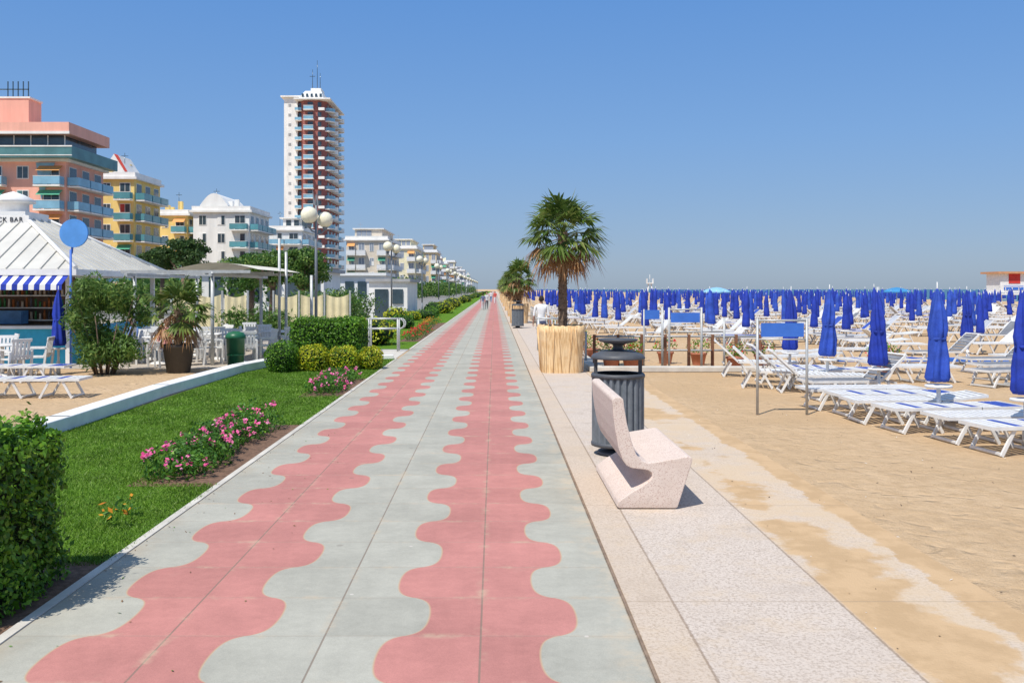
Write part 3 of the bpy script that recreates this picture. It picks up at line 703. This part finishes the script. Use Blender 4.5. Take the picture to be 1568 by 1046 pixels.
for i in range(7):
    xa=-12+i*.95
    if i in (3,): continue
    k=14; vs=[];fs=[]
    for j in range(k+1):
        q=j/k; xx=xa+.05+q*.82; yy=34+.035*math.sin(q*20+i)
        vs+=[(xx,yy,.45),(xx,yy+.02,1.8-.1*math.sin(q*math.pi))]
    for j in range(k): fs.append((2*j,2*j+2,2*j+3,2*j+1))
    b.add(vs,fs,0,True)
for i in range(8): b.box(-12.05+i*.95,-11.99+i*.95,33.98,34.06,0,1.95,1)
b.build('canvas_windbreak',[cream,steel])
def chair_mesh():
    b=MB(); b.box(-.22,.22,-.22,.22,.42,.45)
    Rb=Matrix.Rotation(-.2,3,'X')
    for i in range(5): b.obox((-.17+i*.085,.27,.66),(.055,.02,.42),Rb)
    b.obox((0,.315,.86),(.46,.03,.07),Rb); b.obox((0,.235,.5),(.44,.03,.06),Rb)
    for s in (-1,1):
        b.box(s*.24-.025,s*.24+.025,-.22,.27,.63,.66); b.obox((s*.245,-.2,.32),(.045,.045,.66),Matrix.Rotation(s*.06,3,'Y')); b.obox((s*.245,.25,.3),(.045,.045,.62),Matrix.Rotation(-.12,3,'X'))
    return b.mesh('plastic_chair',[plastic])
cm=chair_mesh()
b=MB(); b.lathe([(.001,.7),(.45,.7),(.46,.72),(.45,.735),(.001,.735)],(0,0,0),24); b.cyl((0,0,.05),(0,0,.7),.04,.04,8); b.lathe([(.25,0),(.24,.03),(.05,.07)],(0,0,0),12); tm_=b.mesh('cafe_table',[plastic])
rs=random.Random(4)
for (x,y) in [(-11.3,21.0),(-9.0,24.6),(-7.9,26.2),(-6.9,24.9),(-8.9,27.6),(-6.6,27.6),(-9.9,26.2),(-7.6,29.6),(-12.6,22.0)]:
    inst(tm_,'cafe_table',(x,y,0))
    for k in range(4):
        a=k*math.pi/2+rs.uniform(-.4,.4)+.5; inst(cm,'plastic_chair',(x+.72*math.cos(a),y+.72*math.sin(a),0),a-math.pi/2+rs.uniform(-.2,.2))
b=MB(); b.lathe([(.001,.0),(.2,.0),(.23,.72),(.26,.74),(.26,.8),(.2,.88),(.08,.92),(.001,.92)],(0,0,0),24); b.lathe([(.215,.3),(.222,.32),(.222,.34)],(0,0,0),24)
b.build('green_waste_bin',[mat('green_plastic',(.015,.13,.06,1),.4)],loc=(-6.65,23.5,0))
b=MB(); b.lathe([(.001,0),(.27,0),(.36,.6),(.4,.6),(.41,.68),(.36,.68),(.34,.62),(.001,.6)],(0,0,0),28); b.build('plant_pot',[mat('brown_pot',(.075,.07,.065,1),.6)],loc=(-7.6,22,0))
palm('potted_palm',(-7.6,22,0),.95,.95,34,.6,.09,seed=21,dead=.1,dense=1.2)
e=empty('oleander_bush'); b=MB()
for i in range(12):
    a=i*.6; b.cyl((-9.2+.2*math.cos(a),21.6+.2*math.sin(a),0),(-9.2+.8*math.cos(a),21.6+.7*math.sin(a),1.5+.4*math.sin(i*2)),.03,.01,6)
b.build('stems',[bark],parent=e)
lst=[]
for i in range(30):
    a=rs.uniform(0,6.28); rr=rs.uniform(.1,.85); z=rs.uniform(.45,2.05); P,N=blob_pts((-9.2+rr*math.cos(a),21.6+rr*math.sin(a)*.8,z),(.36,.36,.33),420,.3,5,.8,.05); lst.append((P,N))
foliage('leaves',lst,.075,[oleaf,dleaf],.22,1.0,parent=e,probs=[.8,.2])
e=empty('oleander_bush'); lst=[]
for i in range(40):
    lst.append(blob_pts((rs.uniform(-9.0,-5.9),rs.uniform(37,44),rs.uniform(.5,1.7)),(.6,.6,.5),260,.3,4,.8,.05))
foliage('leaves',lst,.1,[oleaf,dleaf],.25,1.0,parent=e)
e=empty('terrace_shrubs'); lst=[]
for i in range(26):
    lst.append(blob_pts((rs.uniform(-13.0,-7.2),rs.uniform(31,33.3),rs.uniform(.3,1.1)),(.45,.45,.4),260,.3,4,.8,.05))
foliage('leaves',lst,.08,[oleaf,dleaf],.3,1.0,parent=e)

# ------------------------------------------------------------------ trees
def tree(name,c,R,hz,n,size,mats,probs=None,trunkr=.2,clumps=24,seed=0):
    rs=random.Random(seed); e=empty(name); b=MB(); x,y=c; base=hz-R[2]
    b.cyl((x,y,0),(x+.1,y,base*.9+.3),trunkr,trunkr*.7,8)
    lst=[]
    for i in range(clumps):
        a=rs.uniform(0,6.28); q=math.sqrt(rs.random()); zz=rs.uniform(-.9,.95); k=math.sqrt(max(0,1-zz*zz))
        p=(x+R[0]*q*k*math.cos(a),y+R[1]*q*k*math.sin(a),hz+R[2]*zz*.8)
        if i<10: b.cyl((x+.1,y,base*.9+.2),p,trunkr*.5,.03,6)
        s=rs.uniform(.28,.42); lst.append(blob_pts(p,(R[0]*s,R[1]*s,R[2]*s*.8),n//clumps,.3,2.5,.7,.1))
    b.build('branches',[bark],parent=e); foliage('leaves',lst,size,mats,.5,.9,parent=e,probs=probs)
pine=leafmat('pine_needles',(0.02,0.06,0.015,1),(0.07,0.13,0.03,1),(0.13,0.2,0.05,1))
tree('pine_tree',(-20.5,60),(1.9,1.9,1.2),4.1,9000,.1,[pine],seed=1); tree('pine_tree',(-22.6,62),(1.2,1.2,1.1),3.9,5000,.1,[pine],seed=2)
tree('garden_tree',(-12.2,50),(2.1,2,1.0),3.1,9000,.09,[dleaf,oleaf],seed=3); tree('garden_tree',(-10.4,49),(1.5,1.6,1.2),3.0,8000,.09,[oleaf,dleaf],seed=4)
tree('garden_tree',(-14.4,54),(1.7,1.6,1.1),3.0,7000,.09,[dleaf],seed=5)
lst=[]
for i in range(90):
    y=70+i*5; x=rs.uniform(-26,-12)-(0 if y>200 else 4); z=rs.uniform(1,2.6); lst.append(blob_pts((x,y,z),(2.6,2.6,1.9),300,.3,1,.7,.1))
for i in range(40):
    lst.append(blob_pts((rs.uniform(-60,-22),rs.uniform(66,90),rs.uniform(.8,2.6)),(2.2,2.2,1.5),320,.3,1,.7,.1))
foliage('distant_trees',lst,.28,[dleaf,oleaf],.6,1)

# ------------------------------------------------------------------ buildings
awn=[mat('awning_green',(.1,.4,.25,1)),mat('awning_orange',(.75,.35,.12,1))]
def building(name,x0,x1,y0,y1,z1,floors,wall,rail,win,trim,fb=None,sb=None,front_balc=(),side_balc=(),roof='flat',zb=0,ext=None,shut=None):
    b=MB(); fh=(z1-zb)/floors
    b.box(x0,x1,y0,y1,zb,z1,0)
    fb=fb or max(2,int((x1-x0)/3.4)); sb=sb or max(2,int((y1-y0)/4))
    bw=(x1-x0)/fb; sw=(y1-y0)/sb
    rr=random.Random(int(abs(x0)*10)+floors)
    for f in range(floors):
        z=zb+f*fh
        for i in range(fb):
            xa=x0+i*bw; c=xa+bw/2; bal=i in front_balc
            w=bw*.52 if bal else bw*.36
            zl=z+(.1 if bal else .9)
            b.box(c-w/2-.09,c+w/2+.09,y0-.06,y0-.002,zl-.09,z+fh*.8+.09,3)
            q=rr.random()
            b.box(c-w/2,c-.04,y0-.085,y0-.062,zl,z+fh*.8,1 if q<.75 else 4); b.box(c+.04,c+w/2,y0-.085,y0-.062,zl if q>.3 else zl+fh*.3,z+fh*.8,1)
            if bal:
                b.box(xa+.12,xa+bw-.12,y0-1.3,y0-.09,z-.14,z+.03,3); b.box(xa+.14,xa+bw-.14,y0-1.28,y0-1.22,z+.1,z+1.0,2)
                b.box(xa+.12,xa+bw-.12,y0-1.3,y0-1.2,z+1.0,z+1.06,3)
                for xx in (xa+.14,xa+bw-.2): b.box(xx,xx+.06,y0-1.22,y0-.09,z+.1,z+1.0,2)
                if rr.random()<.3: b.add([(xa+.3,y0-.1,z+fh*.84),(xa+bw-.3,y0-.1,z+fh*.84),(xa+bw-.3,y0-1.1,z+fh*.6),(xa+.3,y0-1.1,z+fh*.6)],[(0,1,2,3)],5 if rr.random()<.5 else 6)
        for i in range(sb):
            ya=y0+i*sw; c=ya+sw/2; bal=i in side_balc; w=sw*.5 if bal else sw*.34; zl=z+(.1 if bal else .9)
            b.box(x1+.002,x1+.06,c-w/2-.09,c+w/2+.09,zl-.09,z+fh*.8+.09,3); b.box(x1+.062,x1+.085,c-w/2,c+w/2,zl,z+fh*.8,1)
            if bal:
                b.box(x1+.09,x1+1.4,ya+.15,ya+sw-.15,z-.14,z+.03,3); b.box(x1+1.3,x1+1.36,ya+.17,ya+sw-.17,z+.1,z+1.0,2)
                for yy in (ya+.17,ya+sw-.23): b.box(x1+.09,x1+1.3,yy,yy+.06,z+.1,z+1.0,2)
    b.box(x0-.5,x1+.5,y0-.5,y1+.5,z1+.002,z1+.35,3); b.box(x0-.2,x1+.2,y0-.2,y0,z1+.35,z1+1.0,3); b.box(x1,x1+.2,y0,y1,z1+.35,z1+1.0,3)
    if roof=='pent':
        b.box(x0+bw*.7,x1-bw*.6,y0+2,y1-1,z1+.35,z1+2.6,0); b.box(x0+bw*.5,x1-bw*.4,y0+1.6,y1-.6,z1+2.6,z1+2.85,3)
        for i in range(3): b.box(x0+bw*(.9+i*.5),x0+bw*(.9+i*.5)+1,y0+1.93,y0+1.98,z1+.6,z1+2.3,1)
    if roof=='vault':
        k=10; xa,xb=x0+bw*.3,x1-bw*1.2; vs=[];fs=[]
        for i in range(k+1):
            q=i/k; xx=xa+(xb-xa)*q; zz=z1+1.2+2.0*math.sin(q*math.pi)
            vs+=[(xx,y0+.5,zz),(xx,y1,zz),(xx,y0+.5,z1+.3)]
        for i in range(k): fs+=[(3*i,3*i+3,3*i+4,3*i+1),(3*i+2,3*i+5,3*i+3,3*i)]
        b.add(vs,fs,0)
    r=random.Random(len(name)+int(x0))
    for i in range(3):
        xx=r.uniform(x0+1,x1-1); yy=r.uniform(y0+1,y1-1); b.box(xx-.35,xx+.35,yy-.35,yy+.35,z1+.35,z1+r.uniform(1.6,3),0)
    xx=r.uniform(x0+1,x1-1); b.cyl((xx,y0+3,z1+.3),(xx,y0+3,z1+4.2),.05,.04,5,1); b.box(xx-.5,xx+.5,y0+2.98,y0+3.02,z1+3.7,z1+3.78,1)
    if ext: ext(b)
    return b.parts(name,[('walls',wall),('windows',win),('railings',rail),('trim',trim),('accent',shut or wall),('awnings',awn[0]),('sun_blinds',awn[1])])
pinkw=wallmat('pink_stucco',(.9,.47,.36,1)); yel=wallmat('yellow_stucco',(.9,.66,.24,1)); beige=wallmat('beige_stucco',(.75,.66,.54,1))
tealr=mat('teal_rail',(.12,.34,.38,1),.3,.2,.5); bluer=mat('blue_glass_rail',(.25,.48,.62,1),.3,.2,.5); yoff=wallmat('cream_stucco',(.85,.79,.56,1))
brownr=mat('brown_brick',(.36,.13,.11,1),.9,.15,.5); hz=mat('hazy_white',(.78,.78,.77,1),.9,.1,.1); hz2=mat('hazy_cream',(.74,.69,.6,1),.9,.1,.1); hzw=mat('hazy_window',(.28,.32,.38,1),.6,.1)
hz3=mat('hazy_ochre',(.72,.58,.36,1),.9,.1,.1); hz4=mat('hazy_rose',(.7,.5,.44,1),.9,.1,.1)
teald=mat('dark_teal_parapet',(.1,.24,.25,1),.4,.25,.5)
def pink_ext(b):
    x0,x1,y0,y1=-69.0,-49.2,105,115
    b.box(x0,x1+1.4,y0-1.6,y1+1,16.9,17.15,4); b.box(x0,x1+1.4,y0-1.6,y0-1.45,17.15,18.2,4); b.box(x1+1.25,x1+1.4,y0-1.45,y1+1,17.15,18.2,4)
    b.box(x0,x1+1.45,y0-1.66,y0-1.61,18.1,18.25,3); b.box(x0,x1+1.45,y0-1.66,y0-1.61,17.1,17.2,3)
    b.box(x0,x1-.4,y0+.3,y1-1,17.2,19.7,1)
    for i in range(11): b.box(x0+i*1.95,x0+i*1.95+.12,y0+.2,y0+.28,17.2,19.7,3)
    b.box(x0,x1+.8,y0-1.0,y1,19.7,21.0,0); b.box(x0,x1+.9,y0-1.12,y0-1.02,19.65,19.95,3)
    b.box(-60,-54.5,107,110,21.0,24.3,0)
    for i in range(5): b.box(-57+i*.6,-56.9+i*.6,107,107.1,24.3,26.3,1)
    b.box(-60,-54.5,107,107.06,25.3,25.42,1); b.box(-60,-54.3,106.9,110,24.3,24.5,3)
    for x in (-52.6,-59.2):
        b.add([(x,y0-.12,16.5),(x+2.2,y0-.12,16.5),(x+.6,y0-.12,12.2)],[(0,2,1)],2)
building('pink_hotel',-69.0,-49.2,105,115,16.6,6,pinkw,bluer,glassd,whitew,6,3,(0,1,3,5),(0,1,2),ext=pink_ext,shut=teald)
def roofred(b):
    b.add([(-56.5,131,18.3),(-52.5,131,18.3),(-54.5,131,21.4),(-56.5,137,18.3),(-52.5,137,18.3),(-54.5,137,21.4)],[(0,1,2),(1,4,5,2),(0,2,5,3)],3)
    b.add([(-54.5,130.9,21.4),(-53.9,130.9,21.2),(-52.5,130.9,18.8),(-52.9,130.9,18.8)],[(0,3,2,1)],4)
redp=mat('red_roof_trim',(.6,.08,.06,1))
building('yellow_hotel',-56.4,-51.2,130,140,17.6,6,yel,tealr,glassd,whitew,2,3,(1,),(0,1,2),'flat',ext=roofred,shut=redp)
building('yellow_hotel',-56,-51,152,161,14.2,5,yel,tealr,glassd,whitew,2,3,(1,),(0,1,2))
building('white_hotel',-49.4,-40.2,150,163,14.6,5,whitew,tealr,glassd,whitew,3,4,(2,),(0,1,2,3),'vault')
building('white_hotel',-45.5,-39,185,200,13.8,5,whitew,bluer,glassd,whitew,2,3,(0,1),(0,1,2),'pent')
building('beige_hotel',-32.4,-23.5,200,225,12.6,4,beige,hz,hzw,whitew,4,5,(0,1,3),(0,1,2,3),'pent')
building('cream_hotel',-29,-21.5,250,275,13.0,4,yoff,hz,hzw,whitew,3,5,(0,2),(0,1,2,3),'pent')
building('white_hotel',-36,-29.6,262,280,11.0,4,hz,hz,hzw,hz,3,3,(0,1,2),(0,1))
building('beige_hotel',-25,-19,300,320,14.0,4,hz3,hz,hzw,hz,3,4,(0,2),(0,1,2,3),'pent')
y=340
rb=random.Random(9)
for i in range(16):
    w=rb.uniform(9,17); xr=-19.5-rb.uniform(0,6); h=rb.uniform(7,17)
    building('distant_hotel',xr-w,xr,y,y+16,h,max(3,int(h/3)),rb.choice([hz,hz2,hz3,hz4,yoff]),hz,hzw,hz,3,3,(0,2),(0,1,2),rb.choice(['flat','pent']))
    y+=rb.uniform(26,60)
# tower
b=MB(); TX0,TX1,TY0,TY1,TZ=-52.6,-45.2,245,266,52.5; fl=20; fh=TZ/fl
b.box(-56.6,-52.9,246,262,0,TZ+1,0); b.box(TX0-.3,TX1,TY0+2,TY1,0,TZ,1)
b.add([(TX0,TY0+2,0),(TX0+1.5,TY0-.2,0),(TX1-2,TY0-.2,0),(TX1,TY0+2,0),(TX0,TY0+2,TZ),(TX0+1.5,TY0-.2,TZ),(TX1-2,TY0-.2,TZ),(TX1,TY0+2,TZ)],[(0,1,5,4),(1,2,6,5),(2,3,7,6),(4,5,6,7)],1)
for f in range(fl):
    z=f*fh
    b.box(TX0+1.7,TX0+4.4,TY0-1.6,TY0-.25,z-.12,z+.1,0); b.box(TX0+1.75,TX0+4.35,TY0-1.6,TY0-1.5,z+.1,z+1.0,3); b.box(TX0+1.7,TX0+4.4,TY0-1.65,TY0-1.62,z+.95,z+1.08,0); b.box(TX0+2.6,TX0+4.0,TY0-.3,TY0-.22,z+.2,z+2.2,2)
    b.box(TX0+5.3,TX0+6.3,TY0-.27,TY0-.22,z+.9,z+2.1,2); b.box(TX0+5.6,TX0+7.2,TY0-.9,TY0-.24,z-.1,z+.6,0)
    b.box(TX0-.9,TX0+.9,TY0-.1,TY0+1.8,z-.12,z+.05,0); b.box(TX0-.9,TX0+.9,TY0-.14,TY0-.1,z+.1,z+.8,3)
    b.box(TX0+.0,TX0+1.2,TY0+1.0,TY0+1.3,z+.3,z+2.1,2)
    for k in range(4):
        yc=TY0+3.5+k*5.0
        b.lathe([(.01,z-.18),(2.0,z-.18),(2.0,z+.08)],(TX1+.0,yc,0),14,0,smooth=False); b.lathe([(1.95,z+.1),(1.95,z+.95)],(TX1,yc,0),14,0 if k%2 else 3)
        b.box(TX1+.02,TX1+.08,yc-1.2,yc+1.2,z+.2,z+2.1,2)
    b.box(-55.4,-54.7,245.93,245.98,z+1.2,z+1.9,4)
b.box(TX0-.8,TX1+1.5,TY0-1.8,TY1+.5,TZ+.02,TZ+.4,0); b.box(-57.4,-52.0,245.2,262.5,TZ+1.02,TZ+1.4,0)
b.add([(TX0,TY0-.5,TZ+.4),(TX1-.5,TY0-.5,TZ+.4),(TX1-1.8,TY0+3,TZ+3.2),(TX0+1.3,TY0+3,TZ+3.2),(TX0+.3,TY1,TZ+.4),(TX1-.5,TY1,TZ+.4),(TX1-1.8,TY1-3,TZ+3.2),(TX0+1.3,TY1-3,TZ+3.2)],[(0,1,2,3),(1,5,6,2),(3,2,6,7),(0,3,7,4)],0)
for i in range(5): b.box(TX0+.9+i*1.2,TX0+1.5+i*1.2,TY0-.1+.2,TY0+.5,TZ+1.0,TZ+1.9,2)
b.box(TX0+2.2,TX0+5,TY0+6,TY0+11,TZ+3.2,TZ+4.6,0)
for dx,h in ((2.5,7),(3.8,9.5),(4.6,6)): b.cyl((TX0+dx,TY0+7,TZ+4.6),(TX0+dx,TY0+7,TZ+3+h),.1,.06,5,2)
b.box(TX0+1.7,TX0+3.2,TY0+6.98,TY0+7.02,TZ+8,TZ+8.15,2)
b.parts('residential_tower',[('white_walls',whitew),('brick_walls',brownr),('windows',glassd),('balcony_railings',bluer),('vents',roofg)])
b=MB(); b.box(-8.5,-5.9,62,70,0,2.5,0); b.box(-8.7,-5.7,61.8,70.2,2.5,2.7,1); b.box(-8.1,-7.2,61.9,61.98,0,2.0,2); b.box(-6.9,-6.2,61.9,61.98,1,2.0,2); b.parts('beach_kiosk',[('walls',whitew),('roof',roofg),('openings',glassd)])
b=MB(); b.box(-24,-14,75,83,0,3.4,0); b.box(-24.4,-13.6,74.6,83.4,3.4,3.7,1)
for i in range(6): b.box(-23.4+i*1.6,-22.3+i*1.6,74.9,74.98,1,3.0,2)
b.parts('beach_restaurant',[('walls',whitew),('roof',roofg),('windows',glassd)])
b=MB(); b.box(-16,-11.5,95,103,0,3.4,0); b.box(-16.3,-11.2,94.6,103.4,3.4,3.7,1)
for i in range(3): b.box(-15.5+i*1.3,-14.6+i*1.3,94.9,94.98,1.2,2.8,2)
b.parts('beach_restaurant',[('walls',hz),('roof',white),('windows',glassd)])

# ------------------------------------------------------------------ people
def pmat(name,shirt,pants,skin=(.45,.25,.17,1),H=1.7,sleeve=.62,off=0):
    t=NT(name); sp=t.node('ShaderNodeSeparateXYZ'); t.l.new(t.co(),sp.inputs[0]); z=sp.outputs[2]; x=t.M('ABSOLUTE',sp.outputs[0])
    c=t.mix(t.M('GREATER_THAN',z,.05*H),(.05,.04,.04,1),pants)
    c=t.mix(t.M('GREATER_THAN',z,(.53+off*.9)*H),c,shirt)
    arm=t.M('MULTIPLY',t.M('GREATER_THAN',x,.115*H),t.M('LESS_THAN',z,(sleeve+off)*H)); c=t.mix(arm,c,skin)
    c=t.mix(t.M('GREATER_THAN',z,(.845+off)*H),c,skin); t.base(c); t.b.inputs['Roughness'].default_value=.8; return t.m
def person(name,loc,rz,H,m,hair=(.03,.02,.015,1),step=.0,fingers=False,sit=False):
    e=empty(name,loc,rz); s=step; f=-.25 if sit else 0
    J=[((0,0,.53+f),.075),((0,0,.62+f),.068),((0,0,.72+f),.08),((0,0,.80+f),.07),((0,0,.845+f),.032),((0,.006,.875+f),.03),((0,.012,.92+f),.048),((0,.008,.965+f),.047),((0,0,.99+f),.03)]
    E=[(i,i+1) for i in range(8)]
    def chain(st,pts):
        prev=st
        for p in pts: J.append(p); E.append((prev,len(J)-1)); prev=len(J)-1
        return prev
    for sx in (-1,1):
        q=s*sx
        if sit: chain(0,[((sx*.055,.03,.275),.056),((sx*.07,.24,.275),.038),((sx*.07,.25,.05),.022),((sx*.07,.31,.016),.018)])
        else: chain(0,[((sx*.05,0,.50),.056),((sx*.055,q*.10,.28),.036),((sx*.055,q*.20+ (-.05 if q<0 else 0),.045+(.03 if q<0 else 0)),.022),((sx*.06,q*.20+.07,.015+(.02 if q<0 else 0)),.018)])
        if sit: w=chain(3,[((sx*.09,0,.80+f),.034),((sx*.118,0,.785+f),.032),((sx*.135,.04,.63+f),.022),((sx*.10,.17,.60+f),.015),((sx*.09,.20,.605+f),.016)])
        else: w=chain(3,[((sx*.09,0,.80),.034),((sx*.118,0,.785),.032),((sx*.14,-q*.04,.63),.022),((sx*.145,-q*.09+.02,.50),.015),((sx*.147,-q*.10+.03,.47),.016)])
        if fingers:
            p=J[w][0]
            for k,fz in enumerate((.052,.06,.057,.045)):
                dy=(k-1.5)*.011
                if sit: chain(w,[((p[0]+dy,p[1]+.03,p[2]),.006),((p[0]+dy,p[1]+fz,p[2]-.008),.005)])
                else: chain(w,[((p[0]+.001*sx,p[1]+dy,p[2]-.03),.006),((p[0]-.004*sx,p[1]+dy,p[2]-fz),.005)])
            chain(w,[((p[0]-.004*sx,p[1]+.026,p[2]-.012),.006)] if not sit else [((p[0]-sx*.024,p[1]+.016,p[2]+.004),.006)])
    me=bpy.data.meshes.new('body'); me.from_pydata([tuple(c*H for c in j[0]) for j in J],E,[]); me.materials.append(m)
    o=bpy.data.objects.new('body',me); COL.objects.link(o); o.parent=e
    sk=o.modifiers.new('Skin','SKIN'); sk.use_smooth_shade=True
    if me.skin_vertices:
        d=me.skin_vertices[0].data
        for i,j in enumerate(J): d[i].radius=(j[1]*H*(1.25 if i in(2,3) else 1),j[1]*H*(.8 if i<4 else 1)); d[i].use_root=(i==0)
    sb_=o.modifiers.new('Sub','SUBSURF'); sb_.levels=2; sb_.render_levels=2
    b=MB(); ball(b,(0,-.012*H,(.945+f)*H),(.05*H,.055*H,.058*H),0,14,8)
    b.build('hair',[mat('hair_'+name,hair,.8)],parent=e)
    b=MB(); b.cyl((0,.05*H,(.925+f)*H),(0,.068*H,(.918+f)*H),.009*H,.005*H,6)
    for sx in (-1,1): ball(b,(sx*.05*H,0,(.925+f)*H),(.008*H,.014*H,.02*H),0,8,6)
    b.build('nose_and_ears',[mat('skin_'+name,(.45,.25,.17,1),.6)],parent=e)
    return e
person('standing_person',(1.58,30.8,0),.2,1.78,pmat('clothes_a',(.85,.85,.83,1),(.1,.12,.2,1),H=1.78),step=.2,fingers=True)
person('walking_person',(-1.1,88,0),0,1.6,pmat('clothes_b',(.12,.14,.25,1),(.5,.5,.52,1),H=1.6),step=.6)
person('walking_person',(-0.75,90,0),math.pi,1.7,pmat('clothes_c',(.6,.6,.6,1),(.1,.1,.12,1),H=1.7),step=.5)
person('walking_person',(0.1,125,0),math.pi,1.7,pmat('clothes_d',(.6,.08,.06,1),(.7,.7,.7,1),H=1.7),step=.5)
person('walking_person',(-.5,140,0),math.pi,1.7,pmat('clothes_e',(.7,.7,.7,1),(.1,.2,.4,1),H=1.7),step=-.5)
for x,y,r,H_,c1,c2,hc in ((-8.45,23.6,math.pi+.6,1.7,(.75,.35,.33,1),(.1,.12,.2,1),(.3,.27,.24,1)),(-7.9,24.1,1.9,1.68,(.75,.75,.78,1),(.25,.2,.15,1),(.03,.02,.015,1)),(-9.9,25.0,2.6,1.68,(.2,.3,.6,1),(.5,.45,.38,1),(.1,.06,.03,1))):
    person('seated_person',(x,y,0),r,H_,pmat('clothes_s',c1,c2,H=H_,off=-.25),fingers=True,sit=True,hair=hc); inst(cm,'plastic_chair',(x,y,0),r+math.pi)

# ------------------------------------------------------------------ light, sky, camera
sd=Vector((0.35,0.5,-1)).normalized()
su=bpy.data.lights.new('sun','SUN'); su.energy=4.5; su.angle=math.radians(.5); su.color=(1,.955,.88)
so=bpy.data.objects.new('sun',su); COL.objects.link(so); so.rotation_euler=sd.to_track_quat('-Z','Y').to_euler()
w=bpy.data.worlds.new('World'); scene.world=w; w.use_nodes=True; nt=w.node_tree
sky=nt.nodes.new('ShaderNodeTexSky'); sky.sky_type='NISHITA'; sky.sun_disc=False
sv=-sd; sky.sun_elevation=math.asin(sv.z); sky.sun_rotation=math.atan2(sv.x,sv.y)
sky.air_density=1.0; sky.dust_density=0.6; sky.ozone_density=1.5
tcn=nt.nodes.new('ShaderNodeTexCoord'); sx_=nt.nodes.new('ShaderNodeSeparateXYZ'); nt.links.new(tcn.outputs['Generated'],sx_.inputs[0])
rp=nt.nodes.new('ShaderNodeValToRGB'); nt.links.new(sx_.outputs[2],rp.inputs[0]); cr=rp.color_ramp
stops=[(0,C(136,162,192)),(.05,C(126,161,205)),(.16,C(111,160,220)),(.32,C(88,148,222)),(.6,(.22,.36,.64,1)),(1,(.27,.4,.66,1))]  # high stops, out of view, are lightened to add ambient light
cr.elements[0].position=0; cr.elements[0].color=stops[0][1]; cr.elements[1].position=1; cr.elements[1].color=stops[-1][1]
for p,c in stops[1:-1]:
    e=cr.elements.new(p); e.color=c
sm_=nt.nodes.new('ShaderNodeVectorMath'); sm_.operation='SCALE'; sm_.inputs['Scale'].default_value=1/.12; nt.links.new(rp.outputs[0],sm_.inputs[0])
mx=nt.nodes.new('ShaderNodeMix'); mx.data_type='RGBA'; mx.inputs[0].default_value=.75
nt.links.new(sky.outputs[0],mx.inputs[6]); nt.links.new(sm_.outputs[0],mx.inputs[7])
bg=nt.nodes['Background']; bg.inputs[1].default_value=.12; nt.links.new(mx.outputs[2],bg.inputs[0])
cam=bpy.data.cameras.new('camera'); co=bpy.data.objects.new('camera',cam); COL.objects.link(co)
co.location=(0,0,2.0); co.rotation_euler=(math.pi/2,0,0); cam.lens=36*1400/1568; cam.sensor_width=36
cam.shift_x=27/1568; cam.shift_y=-80/1568; cam.clip_end=20000; cam.clip_start=.05
scene.camera=co
scene.view_settings.view_transform='Standard'; scene.view_settings.look='None'; scene.view_settings.exposure=0
